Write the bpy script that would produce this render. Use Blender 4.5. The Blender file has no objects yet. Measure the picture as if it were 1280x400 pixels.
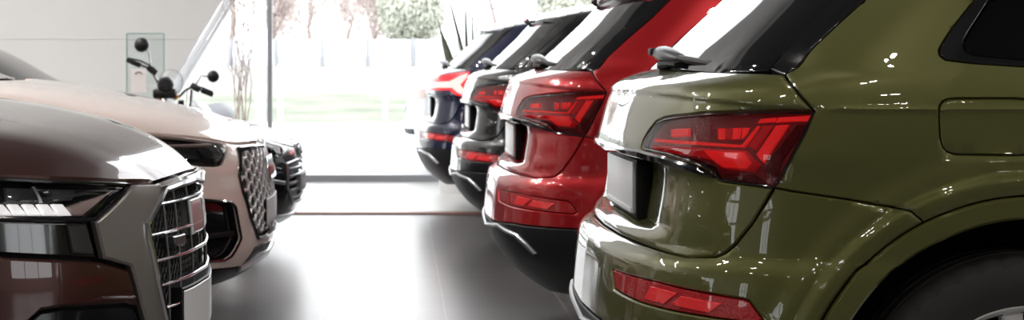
import bpy, bmesh, math, random
import numpy as np
from mathutils import Vector, Matrix
from mathutils.bvhtree import BVHTree
from mathutils.geometry import delaunay_2d_cdt

random.seed(7)
SC = bpy.context.scene
COL = SC.collection
PI = math.pi
F, CX, CY, HC = 2150.0, 500.0, 84.0, 1.14      # focal length in px, principal point, eye height

# ------------------------------------------------------------------ materials
def new_mat(name):
    m = bpy.data.materials.new(name); m.use_nodes = True
    nt = m.node_tree; nt.nodes.clear()
    out = nt.nodes.new('ShaderNodeOutputMaterial')
    return m, nt, out

def pbr(name, col, rough=.5, metal=0., coat=0., coat_rough=.02, spec=.5, emit=None, estr=0., noise=None, bump=None):
    m, nt, out = new_mat(name)
    b = nt.nodes.new('ShaderNodeBsdfPrincipled')
    b.inputs['Base Color'].default_value = (*col, 1)
    b.inputs['Roughness'].default_value = rough
    b.inputs['Metallic'].default_value = metal
    b.inputs['Coat Weight'].default_value = coat
    b.inputs['Coat Roughness'].default_value = coat_rough
    b.inputs['Specular IOR Level'].default_value = spec
    if emit:
        b.inputs['Emission Color'].default_value = (*emit, 1)
        b.inputs['Emission Strength'].default_value = estr
    tc = None
    if noise or bump:
        tc = nt.nodes.new('ShaderNodeTexCoord')
    if noise:
        sc, amt = noise
        n = nt.nodes.new('ShaderNodeTexNoise'); n.inputs['Scale'].default_value = sc; n.inputs['Detail'].default_value = 4
        nt.links.new(tc.outputs['Object'], n.inputs['Vector'])
        r = nt.nodes.new('ShaderNodeMapRange')
        r.inputs['From Min'].default_value = .3; r.inputs['From Max'].default_value = .7
        r.inputs['To Min'].default_value = 1 - amt; r.inputs['To Max'].default_value = 1 + amt
        nt.links.new(n.outputs['Fac'], r.inputs['Value'])
        mx = nt.nodes.new('ShaderNodeMix'); mx.data_type = 'RGBA'; mx.blend_type = 'MULTIPLY'
        mx.inputs['Factor'].default_value = 1
        mx.inputs['A'].default_value = (*col, 1)
        nt.links.new(r.outputs['Result'], mx.inputs['B'])
        nt.links.new(mx.outputs['Result'], b.inputs['Base Color'])
    if bump:
        sc, st = bump
        n = nt.nodes.new('ShaderNodeTexNoise'); n.inputs['Scale'].default_value = sc
        nt.links.new(tc.outputs['Object'], n.inputs['Vector'])
        bp = nt.nodes.new('ShaderNodeBump'); bp.inputs['Strength'].default_value = st; bp.inputs['Distance'].default_value = .01
        nt.links.new(n.outputs['Fac'], bp.inputs['Height'])
        nt.links.new(bp.outputs['Normal'], b.inputs['Normal'])
    nt.links.new(b.outputs[0], out.inputs[0])
    return m

def thin_glass(name, tint, ior=1.5, rough=.0):
    m, nt, out = new_mat(name)
    t = nt.nodes.new('ShaderNodeBsdfTransparent'); t.inputs[0].default_value = (*tint, 1)
    g = nt.nodes.new('ShaderNodeBsdfGlossy'); g.inputs['Roughness'].default_value = rough
    f = nt.nodes.new('ShaderNodeFresnel'); f.inputs['IOR'].default_value = ior
    mx = nt.nodes.new('ShaderNodeMixShader')
    nt.links.new(f.outputs[0], mx.inputs[0]); nt.links.new(t.outputs[0], mx.inputs[1]); nt.links.new(g.outputs[0], mx.inputs[2])
    nt.links.new(mx.outputs[0], out.inputs[0])
    return m

M = {}
def paint(name, col, metal=.25, rough=.38, coat=1.0):
    M[name] = pbr(name, col, rough, metal, coat, .015, spec=.2)
paint('olive_paint', (.096, .097, .026), .35, .42)
paint('red_paint', (.40, .010, .014), .35, .36)
paint('black_paint', (.007, .007, .008), .1, .3)
paint('navy_paint', (.009, .012, .042), .25, .35)
paint('brown_paint', (.050, .014, .011), .4, .35)
paint('blush_paint', (.85, .715, .67), .05, .42)
paint('white_paint', (.85, .86, .88), 0., .4)
M['gloss_black'] = pbr('gloss_black', (.008, .008, .009), .12, 0, .6)
M['black_plastic'] = pbr('black_plastic', (.009, .009, .010), .5, spec=.3, bump=(400, .1))
M['dark_liner'] = pbr('dark_liner', (.006, .006, .006), .8)
M['privacy_glass'] = pbr('privacy_glass', (.006, .007, .008), .04, 0, 0, spec=.6)
M['side_glass'] = pbr('side_glass', (.004, .004, .005), .05, 0, 0, spec=.5)
M['chrome'] = pbr('chrome', (.75, .76, .78), .15, 1.)
M['silver_bright'] = pbr('silver_bright', (.80, .80, .82), .35, .35)
M['silver'] = pbr('silver', (.52, .53, .55), .32, .9)
M['mask_grey'] = pbr('mask_grey', (.25, .23, .215), .38, .6, .25, .15)
M['plate_grey'] = pbr('plate_grey', (.42, .42, .42), .4)
M['emblem_grey'] = pbr('emblem_grey', (.20, .20, .20), .25, .3, .4)
M['plate_white'] = pbr('plate_white', (.82, .83, .85), .35)
M['lamp_housing'] = pbr('lamp_housing', (.13, .007, .011), .3, 0, .3, emit=(1, .03, .05), estr=.03, bump=(220, .35))
M['lamp_dark'] = pbr('lamp_dark', (.07, .005, .008), .35, 0, .3, emit=(1, .03, .05), estr=.01, bump=(260, .6))
M['lamp_guide'] = pbr('lamp_guide', (.85, .03, .035), .25, 0, .5, emit=(1, .03, .03), estr=.35)
M['lamp_guide_deep'] = pbr('lamp_guide_deep', (.60, .015, .025), .25, 0, .5, emit=(1, .02, .03), estr=.10)
M['lamp_lit'] = pbr('lamp_lit', (1, .3, .3), .3, emit=(1, .30, .27), estr=2.2)
M['lamp_lit_red'] = pbr('lamp_lit_red', (.9, .03, .04), .3, emit=(1, .03, .05), estr=.5)
M['red_lens'] = thin_glass('red_lens', (.95, .60, .61))
M['clear_lens'] = thin_glass('clear_lens', (.92, .93, .94))
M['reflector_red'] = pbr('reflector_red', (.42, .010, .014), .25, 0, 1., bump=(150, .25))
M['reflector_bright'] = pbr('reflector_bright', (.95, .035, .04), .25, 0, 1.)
M['headlamp_dark'] = pbr('headlamp_dark', (.03, .031, .033), .25, .2, .5)
M['headlamp_pale'] = pbr('headlamp_pale', (.70, .52, .48), .35, .1)
M['drl'] = pbr('drl', (.9, .9, .9), .3, emit=(1, .95, .93), estr=.7)
M['rubber'] = pbr('rubber', (.014, .0115, .0105), .75)
M['rubber_tread'] = pbr('rubber_tread', (.012, .011, .011), .8)
M['alloy'] = pbr('alloy', (.80, .80, .80), .35, .3, .3)
M['mesh_black'] = pbr('mesh_black', (.015, .015, .016), .4)
M['grille_bar'] = pbr('grille_bar', (.32, .33, .35), .28, .9)
M['wiper_grey'] = pbr('wiper_grey', (.11, .11, .115), .38, .2)
M['wall_white'] = pbr('wall_white', (.60, .598, .59), .6, noise=(.6, .02))
M['wall_dark'] = pbr('wall_dark', (.10, .10, .105), .6)
M['wall_mid'] = pbr('wall_mid', (.62, .62, .61), .6)
M['ceiling'] = pbr('ceiling', (.55, .55, .55), .8)
M['ceiling_dark'] = pbr('ceiling_dark', (.10, .10, .10), .8)
M['frame_white'] = pbr('frame_white', (.80, .83, .87), .4)
M['frame_grey'] = pbr('frame_grey', (.38, .39, .42), .4, .2)
M['window_glass'] = thin_glass('window_glass', (.985, .99, .99), 1.35)
M['sign_glass'] = thin_glass('sign_glass', (.92, .96, .955), 1.45)
M['glass_edge'] = pbr('glass_edge', (.18, .34, .31), .2)
M['paper'] = pbr('paper', (.80, .74, .72), .7)
M['ink'] = pbr('ink', (.12, .12, .13), .7)
M['moto_black'] = pbr('moto_black', (.010, .010, .011), .35, 0, .3)
M['moto_chrome'] = pbr('moto_chrome', (.7, .72, .74), .12, 1.)
M['moto_white'] = pbr('moto_white', (.75, .78, .82), .25, 0, .8)
M['seat_leather'] = pbr('seat_leather', (.42, .46, .52), .5)
M['moto_glass'] = thin_glass('moto_glass', (.94, .97, .97), 1.12)
M['amber'] = pbr('amber', (.8, .3, .03), .3)
M['leaf'] = pbr('leaf', (.12, .135, .085), .5, noise=(9, .35))
M['pot'] = pbr('pot', (.70, .70, .70), .5)
M['twig'] = pbr('twig', (.52, .41, .39), .8, noise=(20, .25))
M['twig_pale'] = pbr('twig_pale', (.60, .52, .50), .9)
M['bark'] = pbr('bark', (.33, .265, .25), .9, noise=(3, .3))
M['tree_leaf'] = pbr('tree_leaf', (.56, .58, .50), .8, noise=(1.5, .35))  # leaf colour paled to stand in for outdoor haze and glare
M['paving'] = pbr('paving', (.72, .73, .74), .9, noise=(.8, .05))
M['field'] = pbr('field', (.26, .262, .245), .95, noise=(.15, .1))
M['grass'] = pbr('grass', (.205, .225, .175), .95, noise=(.6, .3))
M['fence_panel'] = pbr('fence_panel', (.75, .78, .82), .7)
M['fence_post'] = pbr('fence_post', (.33, .345, .375), .7)
M['strip_brown'] = pbr('strip_brown', (.42, .25, .21), .5)

def floor_mat():
    m, nt, out = new_mat('floor_tiles')
    b = nt.nodes.new('ShaderNodeBsdfPrincipled')
    tc = nt.nodes.new('ShaderNodeTexCoord')
    mp = nt.nodes.new('ShaderNodeMapping'); mp.inputs['Location'].default_value = (-.21, -.11, 0)
    nt.links.new(tc.outputs['Object'], mp.inputs['Vector'])
    br = nt.nodes.new('ShaderNodeTexBrick')
    br.offset = 0; br.inputs['Scale'].default_value = 1
    br.inputs['Brick Width'].default_value = .57; br.inputs['Row Height'].default_value = 1.14
    br.inputs['Mortar Size'].default_value = .0035; br.inputs['Mortar Smooth'].default_value = .1
    br.inputs['Color1'].default_value = (.105, .10, .10, 1); br.inputs['Color2'].default_value = (.115, .108, .107, 1)
    br.inputs['Mortar'].default_value = (.21, .20, .195, 1)
    nt.links.new(mp.outputs[0], br.inputs['Vector'])
    n = nt.nodes.new('ShaderNodeTexNoise'); n.inputs['Scale'].default_value = 2.5; n.inputs['Detail'].default_value = 5
    nt.links.new(tc.outputs['Object'], n.inputs['Vector'])
    r = nt.nodes.new('ShaderNodeMapRange'); r.inputs['To Min'].default_value = .8; r.inputs['To Max'].default_value = 1.2
    nt.links.new(n.outputs['Fac'], r.inputs['Value'])
    mx = nt.nodes.new('ShaderNodeMix'); mx.data_type = 'RGBA'; mx.blend_type = 'MULTIPLY'; mx.inputs['Factor'].default_value = 1
    nt.links.new(br.outputs['Color'], mx.inputs['A']); nt.links.new(r.outputs['Result'], mx.inputs['B'])
    nt.links.new(mx.outputs['Result'], b.inputs['Base Color'])
    b.inputs['Roughness'].default_value = .30
    b.inputs['Specular IOR Level'].default_value = .85
    nt.links.new(b.outputs[0], out.inputs[0])
    return m
M['floor'] = floor_mat()
M['floor_pale'] = pbr('floor_pale', (.74, .74, .74), .3, noise=(1, .03))

# ------------------------------------------------------------------ scene helpers
def link_mesh(name, verts, faces, mat, parent=None, smooth=True, sharp=None, origin=None):
    me = bpy.data.meshes.new(name)
    if origin is not None:
        o3 = np.array(origin); verts = [tuple(np.array(v) - o3) for v in verts]
    me.from_pydata([tuple(map(float, v)) for v in verts], [], [tuple(map(int, f)) for f in faces])
    me.update()
    if smooth:
        me.polygons.foreach_set('use_smooth', [True] * len(me.polygons))
    if sharp is not None:
        me.set_sharp_from_angle(angle=sharp)
    if mat: me.materials.append(M[mat] if isinstance(mat, str) else mat)
    o = bpy.data.objects.new(name, me); COL.objects.link(o)
    if parent is not None: o.parent = parent
    return o

def from_bm(name, bm, mat, parent=None, smooth=True, sharp=.6):
    me = bpy.data.meshes.new(name); bm.to_mesh(me); bm.free()
    if smooth:
        me.polygons.foreach_set('use_smooth', [True] * len(me.polygons))
        me.set_sharp_from_angle(angle=sharp)
    me.materials.append(M[mat]); o = bpy.data.objects.new(name, me); COL.objects.link(o)
    if parent is not None: o.parent = parent
    return o

def tag(o, label=None, cat=None, group=None, kind=None):
    if label: o['label'] = label
    if cat: o['category'] = cat
    if group: o['group'] = group
    if kind: o['kind'] = kind
    return o

def empty(name, loc, label, cat, group=None):
    o = bpy.data.objects.new(name, None); COL.objects.link(o); o.location = loc; o.empty_display_size = .1
    return tag(o, label, cat, group)

def box_bm(bm, c, s, rot=None, bev=0.):
    g = bmesh.ops.create_cube(bm, size=1.)
    vs = g['verts']
    bmesh.ops.scale(bm, vec=s, verts=vs)
    if bev > 0:
        es = list({e for v in vs for e in v.link_edges})
        r = bmesh.ops.bevel(bm, geom=es, offset=bev, segments=2, affect='EDGES', profile=.5)
        vs = list({v for f in r['faces'] for v in f.verts} | {v for v in vs if v.is_valid})
    if rot is not None:
        bmesh.ops.rotate(bm, cent=(0, 0, 0), matrix=rot, verts=vs)
    bmesh.ops.translate(bm, vec=c, verts=vs)

def box(name, c, s, mat, parent=None, bev=.0, rot=None):
    bm = bmesh.new(); box_bm(bm, c, s, rot, bev)
    return from_bm(name, bm, mat, parent)

def tube_geo(pts, r, sides=8, cap=True):
    pts = [np.array(p, float) for p in pts]
    n = len(pts); rs = r if hasattr(r, '__len__') else [r] * n
    V, Fc = [], []
    up = None
    for i, p in enumerate(pts):
        t = pts[min(i + 1, n - 1)] - pts[max(i - 1, 0)]
        t = t / (np.linalg.norm(t) + 1e-12)
        if up is None:
            up = np.array([0, 0, 1.]) if abs(t[2]) < .9 else np.array([1., 0, 0])
        u = up - t * np.dot(up, t); u /= np.linalg.norm(u) + 1e-12
        v = np.cross(t, u); up = u
        for k in range(sides):
            a = 2 * PI * k / sides
            V.append(p + rs[i] * (math.cos(a) * u + math.sin(a) * v))
    for i in range(n - 1):
        for k in range(sides):
            a, b = i * sides + k, i * sides + (k + 1) % sides
            Fc.append((a, b, b + sides, a + sides))
    if cap:
        Fc.append(tuple(range(sides))[::-1]); Fc.append(tuple(range((n - 1) * sides, n * sides)))
    return V, Fc

def tubes(name, lines, r, mat, parent=None, sides=8, origin=None):
    V, Fc = [], []
    for ln in lines:
        rr = r
        if isinstance(ln, tuple) and len(ln) == 2 and not np.isscalar(ln[1]) and np.ndim(ln[1]) == 1 and len(ln[1]) == len(ln[0]):
            ln, rr = ln
        v, f = tube_geo(ln, rr, sides)
        k = len(V); V += v; Fc += [tuple(i + k for i in q) for q in f]
    return link_mesh(name, V, Fc, mat, parent, True, .7, origin)

def lathe_geo(profile, seg=48, axis='y', closed=False):
    V, Fc = [], []
    n = len(profile)
    for i in range(seg):
        a = 2 * PI * i / seg
        for (r, t) in profile:
            if axis == 'y': V.append((r * math.cos(a), t, r * math.sin(a)))
            else: V.append((r * math.cos(a), r * math.sin(a), t))
    for i in range(seg):
        j = (i + 1) % seg
        for k in range(n - 1):
            Fc.append((i * n + k, i * n + k + 1, j * n + k + 1, j * n + k))
    return V, Fc

def lathe(name, profile, mat, parent=None, loc=(0, 0, 0), seg=48, axis='y', sharp=.6, rot=None):
    V, Fc = lathe_geo(profile, seg, axis)
    o = link_mesh(name, V, Fc, mat, parent, True, sharp)
    bm = bmesh.new(); bm.from_mesh(o.data); bmesh.ops.remove_doubles(bm, verts=bm.verts, dist=1e-5)
    bmesh.ops.recalc_face_normals(bm, faces=bm.faces); bm.to_mesh(o.data); bm.free()
    o.data.set_sharp_from_angle(angle=sharp)
    o.location = loc
    if rot: o.rotation_euler = rot
    return o

# ------------------------------------------------------------------ lofted car bodies
def pchip(x, y, xq):
    x = np.asarray(x, float); y = np.asarray(y, float); h = np.diff(x); d = np.diff(y) / h
    m = np.zeros(len(x))
    for i in range(1, len(x) - 1):
        if d[i - 1] * d[i] > 0:
            w1, w2 = 2 * h[i] + h[i - 1], h[i] + 2 * h[i - 1]
            m[i] = (w1 + w2) / (w1 / d[i - 1] + w2 / d[i])
    m[0], m[-1] = d[0], d[-1]
    i = np.clip(np.searchsorted(x, xq, side='right') - 1, 0, len(x) - 2)
    t = (xq - x[i]) / h[i]
    return ((2 * t**3 - 3 * t**2 + 1) * y[i] + (t**3 - 2 * t**2 + t) * h[i] * m[i] + (-2 * t**3 + 3 * t**2) * y[i + 1] + (t**3 - t**2) * h[i] * m[i + 1])

def gsmooth(a, sig):
    k = int(4 * sig) + 1; g = np.exp(-.5 * (np.arange(-k, k + 1) / sig)**2); g /= g.sum()
    p = np.concatenate([2 * a[0] - a[k:0:-1], a, 2 * a[-1] - a[-2:-k - 2:-1]])
    return np.convolve(p, g, 'valid')

class Loft:
    """One end of a car: horizontal slices; q runs round the plan from the centre line, s runs up the centre profile."""
    def __init__(self, rows, base, Dref=.6, wref=.93, disp=None, sig=6):
        R = np.array(rows, float)
        s = np.concatenate([[0], np.cumsum(np.hypot(np.diff(R[:, 0]), np.diff(R[:, 1])))])
        self.smax = s[-1]; self.ss = np.arange(0, s[-1], .002)
        self.tab = [gsmooth(pchip(s, R[:, k], self.ss), sig) for k in range(4)]
        B = np.array(base, float)
        t = np.concatenate([[0], np.cumsum(np.hypot(np.diff(B[:, 0]) * wref, np.diff(B[:, 1]) * Dref))])
        tq = np.linspace(0, t[-1], 400)
        b, a = gsmooth(pchip(t, B[:, 0], tq), 8), gsmooth(pchip(t, B[:, 1], tq), 8)
        b[0] = 0
        q = np.concatenate([[0], np.cumsum(np.hypot(np.diff(b) * wref, np.diff(a) * Dref))])
        self.q, self.b, self.a, self.A = q, b, a, q[-1]
        self.disp = disp
    def row(self, s): return [np.interp(s, self.ss, t) for t in self.tab]
    def s_of_h(self, h): return float(np.interp(h, self.tab[1], self.ss))
    def raw(self, q, s):
        q = np.asarray(q, float); s = np.asarray(s, float)
        x0, h, w, D = self.row(s); aq = np.abs(q)
        b = np.interp(aq, self.q, self.b); a = np.interp(aq, self.q, self.a)
        return np.stack([x0 + D * a + np.maximum(0, aq - self.A), np.sign(q) * w * b, h], -1)
    def normal(self, q, s, e=.003):
        dq = self.raw(q + e, s) - self.raw(q - e, s); ds = self.raw(q, s + e) - self.raw(q, s - e)
        n = np.cross(dq, ds); n /= np.linalg.norm(n, axis=-1, keepdims=True) + 1e-12
        return n
    def __call__(self, q, s, off=0.):
        q = np.asarray(q, float); s = np.asarray(s, float)
        P = self.raw(q, s); n = self.normal(q, s)
        sg = np.sign((n * (P - np.array([2.3, 0, .8]))).sum(-1, keepdims=True)); sg[sg == 0] = 1
        n = n * sg
        o = np.asarray(off, float) + (self.disp(P, q, s) if self.disp else 0.)
        return P + n * np.reshape(o, (-1, 1)) if np.ndim(o) else P + n * o
    def side(self, x, h):
        s = self.s_of_h(h); x0, _, _, D = self.row(s)
        return (self.A + x - float(x0) - float(D), s)

class End:
    """A loft placed in the world: X = X0 + sgn*x, Y = Yc - y, Z = h."""
    def __init__(self, loft, X0, Yc, sgn, root, origin):
        self.L, self.X0, self.Yc, self.sgn, self.root, self.o = loft, X0, Yc, sgn, root, origin
        self.bvh = None
    def world(self, P):
        P = np.atleast_2d(P)
        return np.stack([self.X0 + self.sgn * P[:, 0], self.Yc - P[:, 1], P[:, 2]], -1)
    def at(self, q, s, off=0.): return self.world(self.L(np.atleast_1d(q), np.atleast_1d(s), off))
    def build_bvh(self):
        self.Q = np.concatenate([np.linspace(-.3, self.L.A, 150), np.linspace(self.L.A, self.L.A + 2.4, 90)[1:]])
        self.S = np.linspace(0, self.L.smax, 420)
        q, s = np.meshgrid(self.Q, self.S)
        W = self.world(self.L.raw(q.ravel(), s.ravel()))
        nq = len(self.Q); fs = []
        for j in range(len(self.S) - 1):
            for i in range(nq - 1):
                k = j * nq + i; fs.append((k, k + 1, k + nq + 1)); fs.append((k, k + nq + 1, k + nq))
        self.W, self.fs = W, fs
        self.bvh = BVHTree.FromPolygons([Vector(v) for v in W], fs)
    def px(self, x, y):
        if self.bvh is None: self.build_bvh()
        d = Vector(((x - CX) / F, 1, -(y - CY) / F)).normalized(); o = Vector((0, 0, HC))
        loc, n, i, dist = self.bvh.ray_cast(o, d)
        if loc is None:
            best = None
            for t in np.linspace(self.Yc - 1.2, self.Yc + .3, 80):
                p, n, k, ds = self.bvh.find_nearest(o + d * (t / d.y))
                if best is None or ds < best[0]: best = (ds, p, k)
            loc, i = best[1], best[2]
        nq = len(self.Q); f = self.fs[i]
        pts = [self.W[k] for k in f]; prm = [(self.Q[k % nq], self.S[k // nq]) for k in f]
        v0, v1, v2 = pts[1] - pts[0], pts[2] - pts[0], np.array(loc) - pts[0]
        d00, d01, d11, d20, d21 = v0 @ v0, v0 @ v1, v1 @ v1, v2 @ v0, v2 @ v1
        den = d00 * d11 - d01 * d01
        b1 = (d11 * d20 - d01 * d21) / den; b2 = (d00 * d21 - d01 * d20) / den
        return (prm[0][0] * (1 - b1 - b2) + prm[1][0] * b1 + prm[2][0] * b2, prm[0][1] * (1 - b1 - b2) + prm[1][1] * b1 + prm[2][1] * b2)
    def pxs(self, pts): return [self.px(*p) for p in pts]

def resample(poly, d, closed=True):
    out = []; n = len(poly)
    for i in range(n if closed else n - 1):
        a, b = np.array(poly[i]), np.array(poly[(i + 1) % n])
        k = max(1, int(math.ceil(np.linalg.norm(b - a) / d)))
        for j in range(k): out.append(a + (b - a) * j / k)
    if not closed: out.append(np.array(poly[-1]))
    return np.array(out)

def chaikin(poly, it=2, closed=True):
    P = [np.array(p, float) for p in poly]
    for _ in range(it):
        N = []
        n = len(P)
        if not closed: N.append(P[0])
        for i in range(n if closed else n - 1):
            a, b = P[i], P[(i + 1) % n]
            N += [a * .75 + b * .25, a * .25 + b * .75]
        if not closed: N.append(P[-1])
        P = N
    return [tuple(p) for p in P]

def round_poly(poly, r, n=4):
    """Cut each corner with a small arc of reach r."""
    P = [np.array(p, float) for p in poly]; out = []; N = len(P)
    for i in range(N):
        a, b, c = P[i - 1], P[i], P[(i + 1) % N]
        la, lc = np.linalg.norm(a - b), np.linalg.norm(c - b)
        ra, rc = min(r, la * .45), min(r, lc * .45)
        p, q = b + (a - b) / (la + 1e-9) * ra, b + (c - b) / (lc + 1e-9) * rc
        for k in range(n + 1):
            t = k / n; out.append(tuple((1 - t)**2 * p + 2 * t * (1 - t) * b + t * t * q))
    return out

def inset(poly, d):
    """Move each edge inwards by d (poly is a closed list); works for either winding."""
    P = np.array(poly, float); n = len(P)
    area = .5 * np.sum(P[:, 0] * np.roll(P[:, 1], -1) - np.roll(P[:, 0], -1) * P[:, 1])
    sg = 1 if area > 0 else -1
    out = []
    for i in range(n):
        a, b, c = P[i - 1], P[i], P[(i + 1) % n]
        e1, e2 = (b - a) / (np.linalg.norm(b - a) + 1e-9), (c - b) / (np.linalg.norm(c - b) + 1e-9)
        n1, n2 = np.array([-e1[1], e1[0]]) * sg, np.array([-e2[1], e2[0]]) * sg
        m = n1 + n2; l = np.linalg.norm(m)
        if l < 1e-6: m = n1; k = 1
        else: m /= l; k = min(1 / max(.45, m @ n1), 2.2)
        out.append(tuple(b + m * d * k))
    return out

def in_poly(pts, poly):
    x, y = pts[:, 0], pts[:, 1]; c = np.zeros(len(pts), bool); n = len(poly)
    for i in range(n):
        x1, y1 = poly[i]; x2, y2 = poly[(i + 1) % n]
        if y1 == y2: continue
        c ^= ((y1 > y) != (y2 > y)) & (x < (x2 - x1) * (y - y1) / (y2 - y1) + x1)
    return c

def dist_to(pts, polys):
    best = np.full(len(pts), 1e9)
    for poly in polys:
        P = np.array(poly); Qn = np.roll(P, -1, 0)
        for a, b in zip(P, Qn):
            ab = b - a; l2 = ab @ ab + 1e-15
            t = np.clip(((pts - a) @ ab) / l2, 0, 1)
            d = np.hypot(pts[:, 0] - a[0] - t * ab[0], pts[:, 1] - a[1] - t * ab[1])
            best = np.minimum(best, d)
    return best

def panel(end, name, poly, mat, holes=(), off=0., thick=.012, rnd=.003, d=.02, gap=0., parent=None, dome=0., flip_q=False, domed=.015, label=None, extra=None):
    """A panel of the body: the outline poly (q, s) meshed on the loft, with rolled edges and a skirt."""
    outer = [tuple(p) for p in poly]
    if flip_q: outer = [(-a, b) for a, b in outer]; holes = [[(-a, b) for a, b in h] for h in holes]
    if gap: outer = inset(outer, gap); holes = [inset(h, -gap) for h in holes]
    loops = [resample(p, d) for p in [outer] + list(holes)]
    ptsl, edges = [], []
    def add_loop(Lp):
        k = len(ptsl); n = len(Lp); ptsl.extend([tuple(p) for p in Lp]); edges.extend([(k + i, k + (i + 1) % n) for i in range(n)])
    for Lp in loops: add_loop(Lp)
    polys = [list(map(tuple, Lp)) for Lp in loops]
    arr = np.array(polys[0]); lo, hi = arr.min(0), arr.max(0)
    gx = np.arange(lo[0] + d * .5, hi[0], d); gy = np.arange(lo[1] + d * .5, hi[1], d)
    G = np.array([(x + (d * .5 if j % 2 else 0), y) for j, y in enumerate(gy) for x in gx]) if len(gx) and len(gy) else np.zeros((0, 2))
    if rnd > 0:
        ring = []
        for kk, p in enumerate(polys):
            rr = np.array(inset(p, rnd if kk == 0 else -rnd))
            ok = in_poly(rr, polys[0])
            for h in polys[1:]: ok &= ~in_poly(rr, h)
            ok &= dist_to(rr, polys) > rnd * .8
            ring += [tuple(p) for p in rr[ok]]
        ptsl.extend(ring)
    if len(G):
        ok = in_poly(G, polys[0])
        for h in polys[1:]: ok &= ~in_poly(G, h)
        G = G[ok]
        if len(G):
            G = G[dist_to(G, polys) > max(d * .45, rnd + d * .3)]
            ptsl.extend([tuple(p) for p in G])
    if extra is not None:
        X = np.array(extra, float)
        if flip_q: X[:, 0] *= -1
        ok = in_poly(X, polys[0])
        for h in polys[1:]: ok &= ~in_poly(X, h)
        X = X[ok]; X = X[dist_to(X, polys) > rnd + .002]
        ptsl.extend([tuple(p) for p in X])
    v2, _, fc, _, _, _ = delaunay_2d_cdt([Vector(p) for p in ptsl], edges, [], 0, 1e-6)
    v2 = np.array([tuple(v) for v in v2]); tris = np.array([tuple(f) for f in fc])
    cen = v2[tris].mean(1); ok = in_poly(cen, polys[0])
    for h in polys[1:]: ok &= ~in_poly(cen, h)
    tris = tris[ok]
    used = np.unique(tris); mp = -np.ones(len(v2), int); mp[used] = np.arange(len(used)); v2 = v2[used]; tris = mp[tris]
    dd = dist_to(v2, polys)
    o = np.full(len(v2), float(off))
    if rnd > 0: o -= rnd * np.maximum(0, 1 - dd / rnd)**2
    if dome: o += dome * np.minimum(1, dd / domed)**.6
    P = end.at(v2[:, 0], v2[:, 1], o)
    # orientation
    a, b, c = P[tris[:, 0]], P[tris[:, 1]], P[tris[:, 2]]
    nn = np.cross(b - a, c - a); ctr = np.array([end.X0 + end.sgn * 2.3, end.Yc, .8])
    if ((nn * ((a + b + c) / 3 - ctr)).sum()) < 0: tris = tris[:, ::-1]
    faces = [tuple(t) for t in tris]
    cnt = {}
    for t in faces:
        for i in range(3):
            e = (t[i], t[(i + 1) % 3]); cnt[e] = cnt.get(e, 0) + 1
    bnd = [e for e in cnt if (e[1], e[0]) not in cnt]
    V = [tuple(p) for p in P]
    if thick > 0:
        bv = sorted({i for e in bnd for i in e}); idx = {}
        Pb = end.at(v2[bv, 0], v2[bv, 1], o[bv] - thick)
        for k, i in enumerate(bv): idx[i] = len(V); V.append(tuple(Pb[k]))
        for (i, j) in bnd: faces.append((j, i, idx[i], idx[j]))
    return tag(link_mesh(name, V, faces, mat, parent or end.root, True, .75, end.o), label)

def line3(end, pts, off=0., d=.03, closed=False):
    R = resample(pts, d, closed)
    if closed: R = np.vstack([R, R[:1]])
    return [tuple(p) for p in end.at(R[:, 0], R[:, 1], off)]

def mirror_loop(half):
    """half outline that starts and ends on the centre line -> the full symmetric outline."""
    h = [tuple(p) for p in half]
    return h + [(-a, b) for a, b in reversed(h) if abs(a) > 1e-6]

def circle_q(L, xc, hc, r, a0, a1, n):
    out = []
    for i in range(n + 1):
        a = math.radians(a0 + (a1 - a0) * i / n)
        out.append(L.side(xc + r * math.cos(a), max(.225, hc + r * math.sin(a))))
    return out

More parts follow.
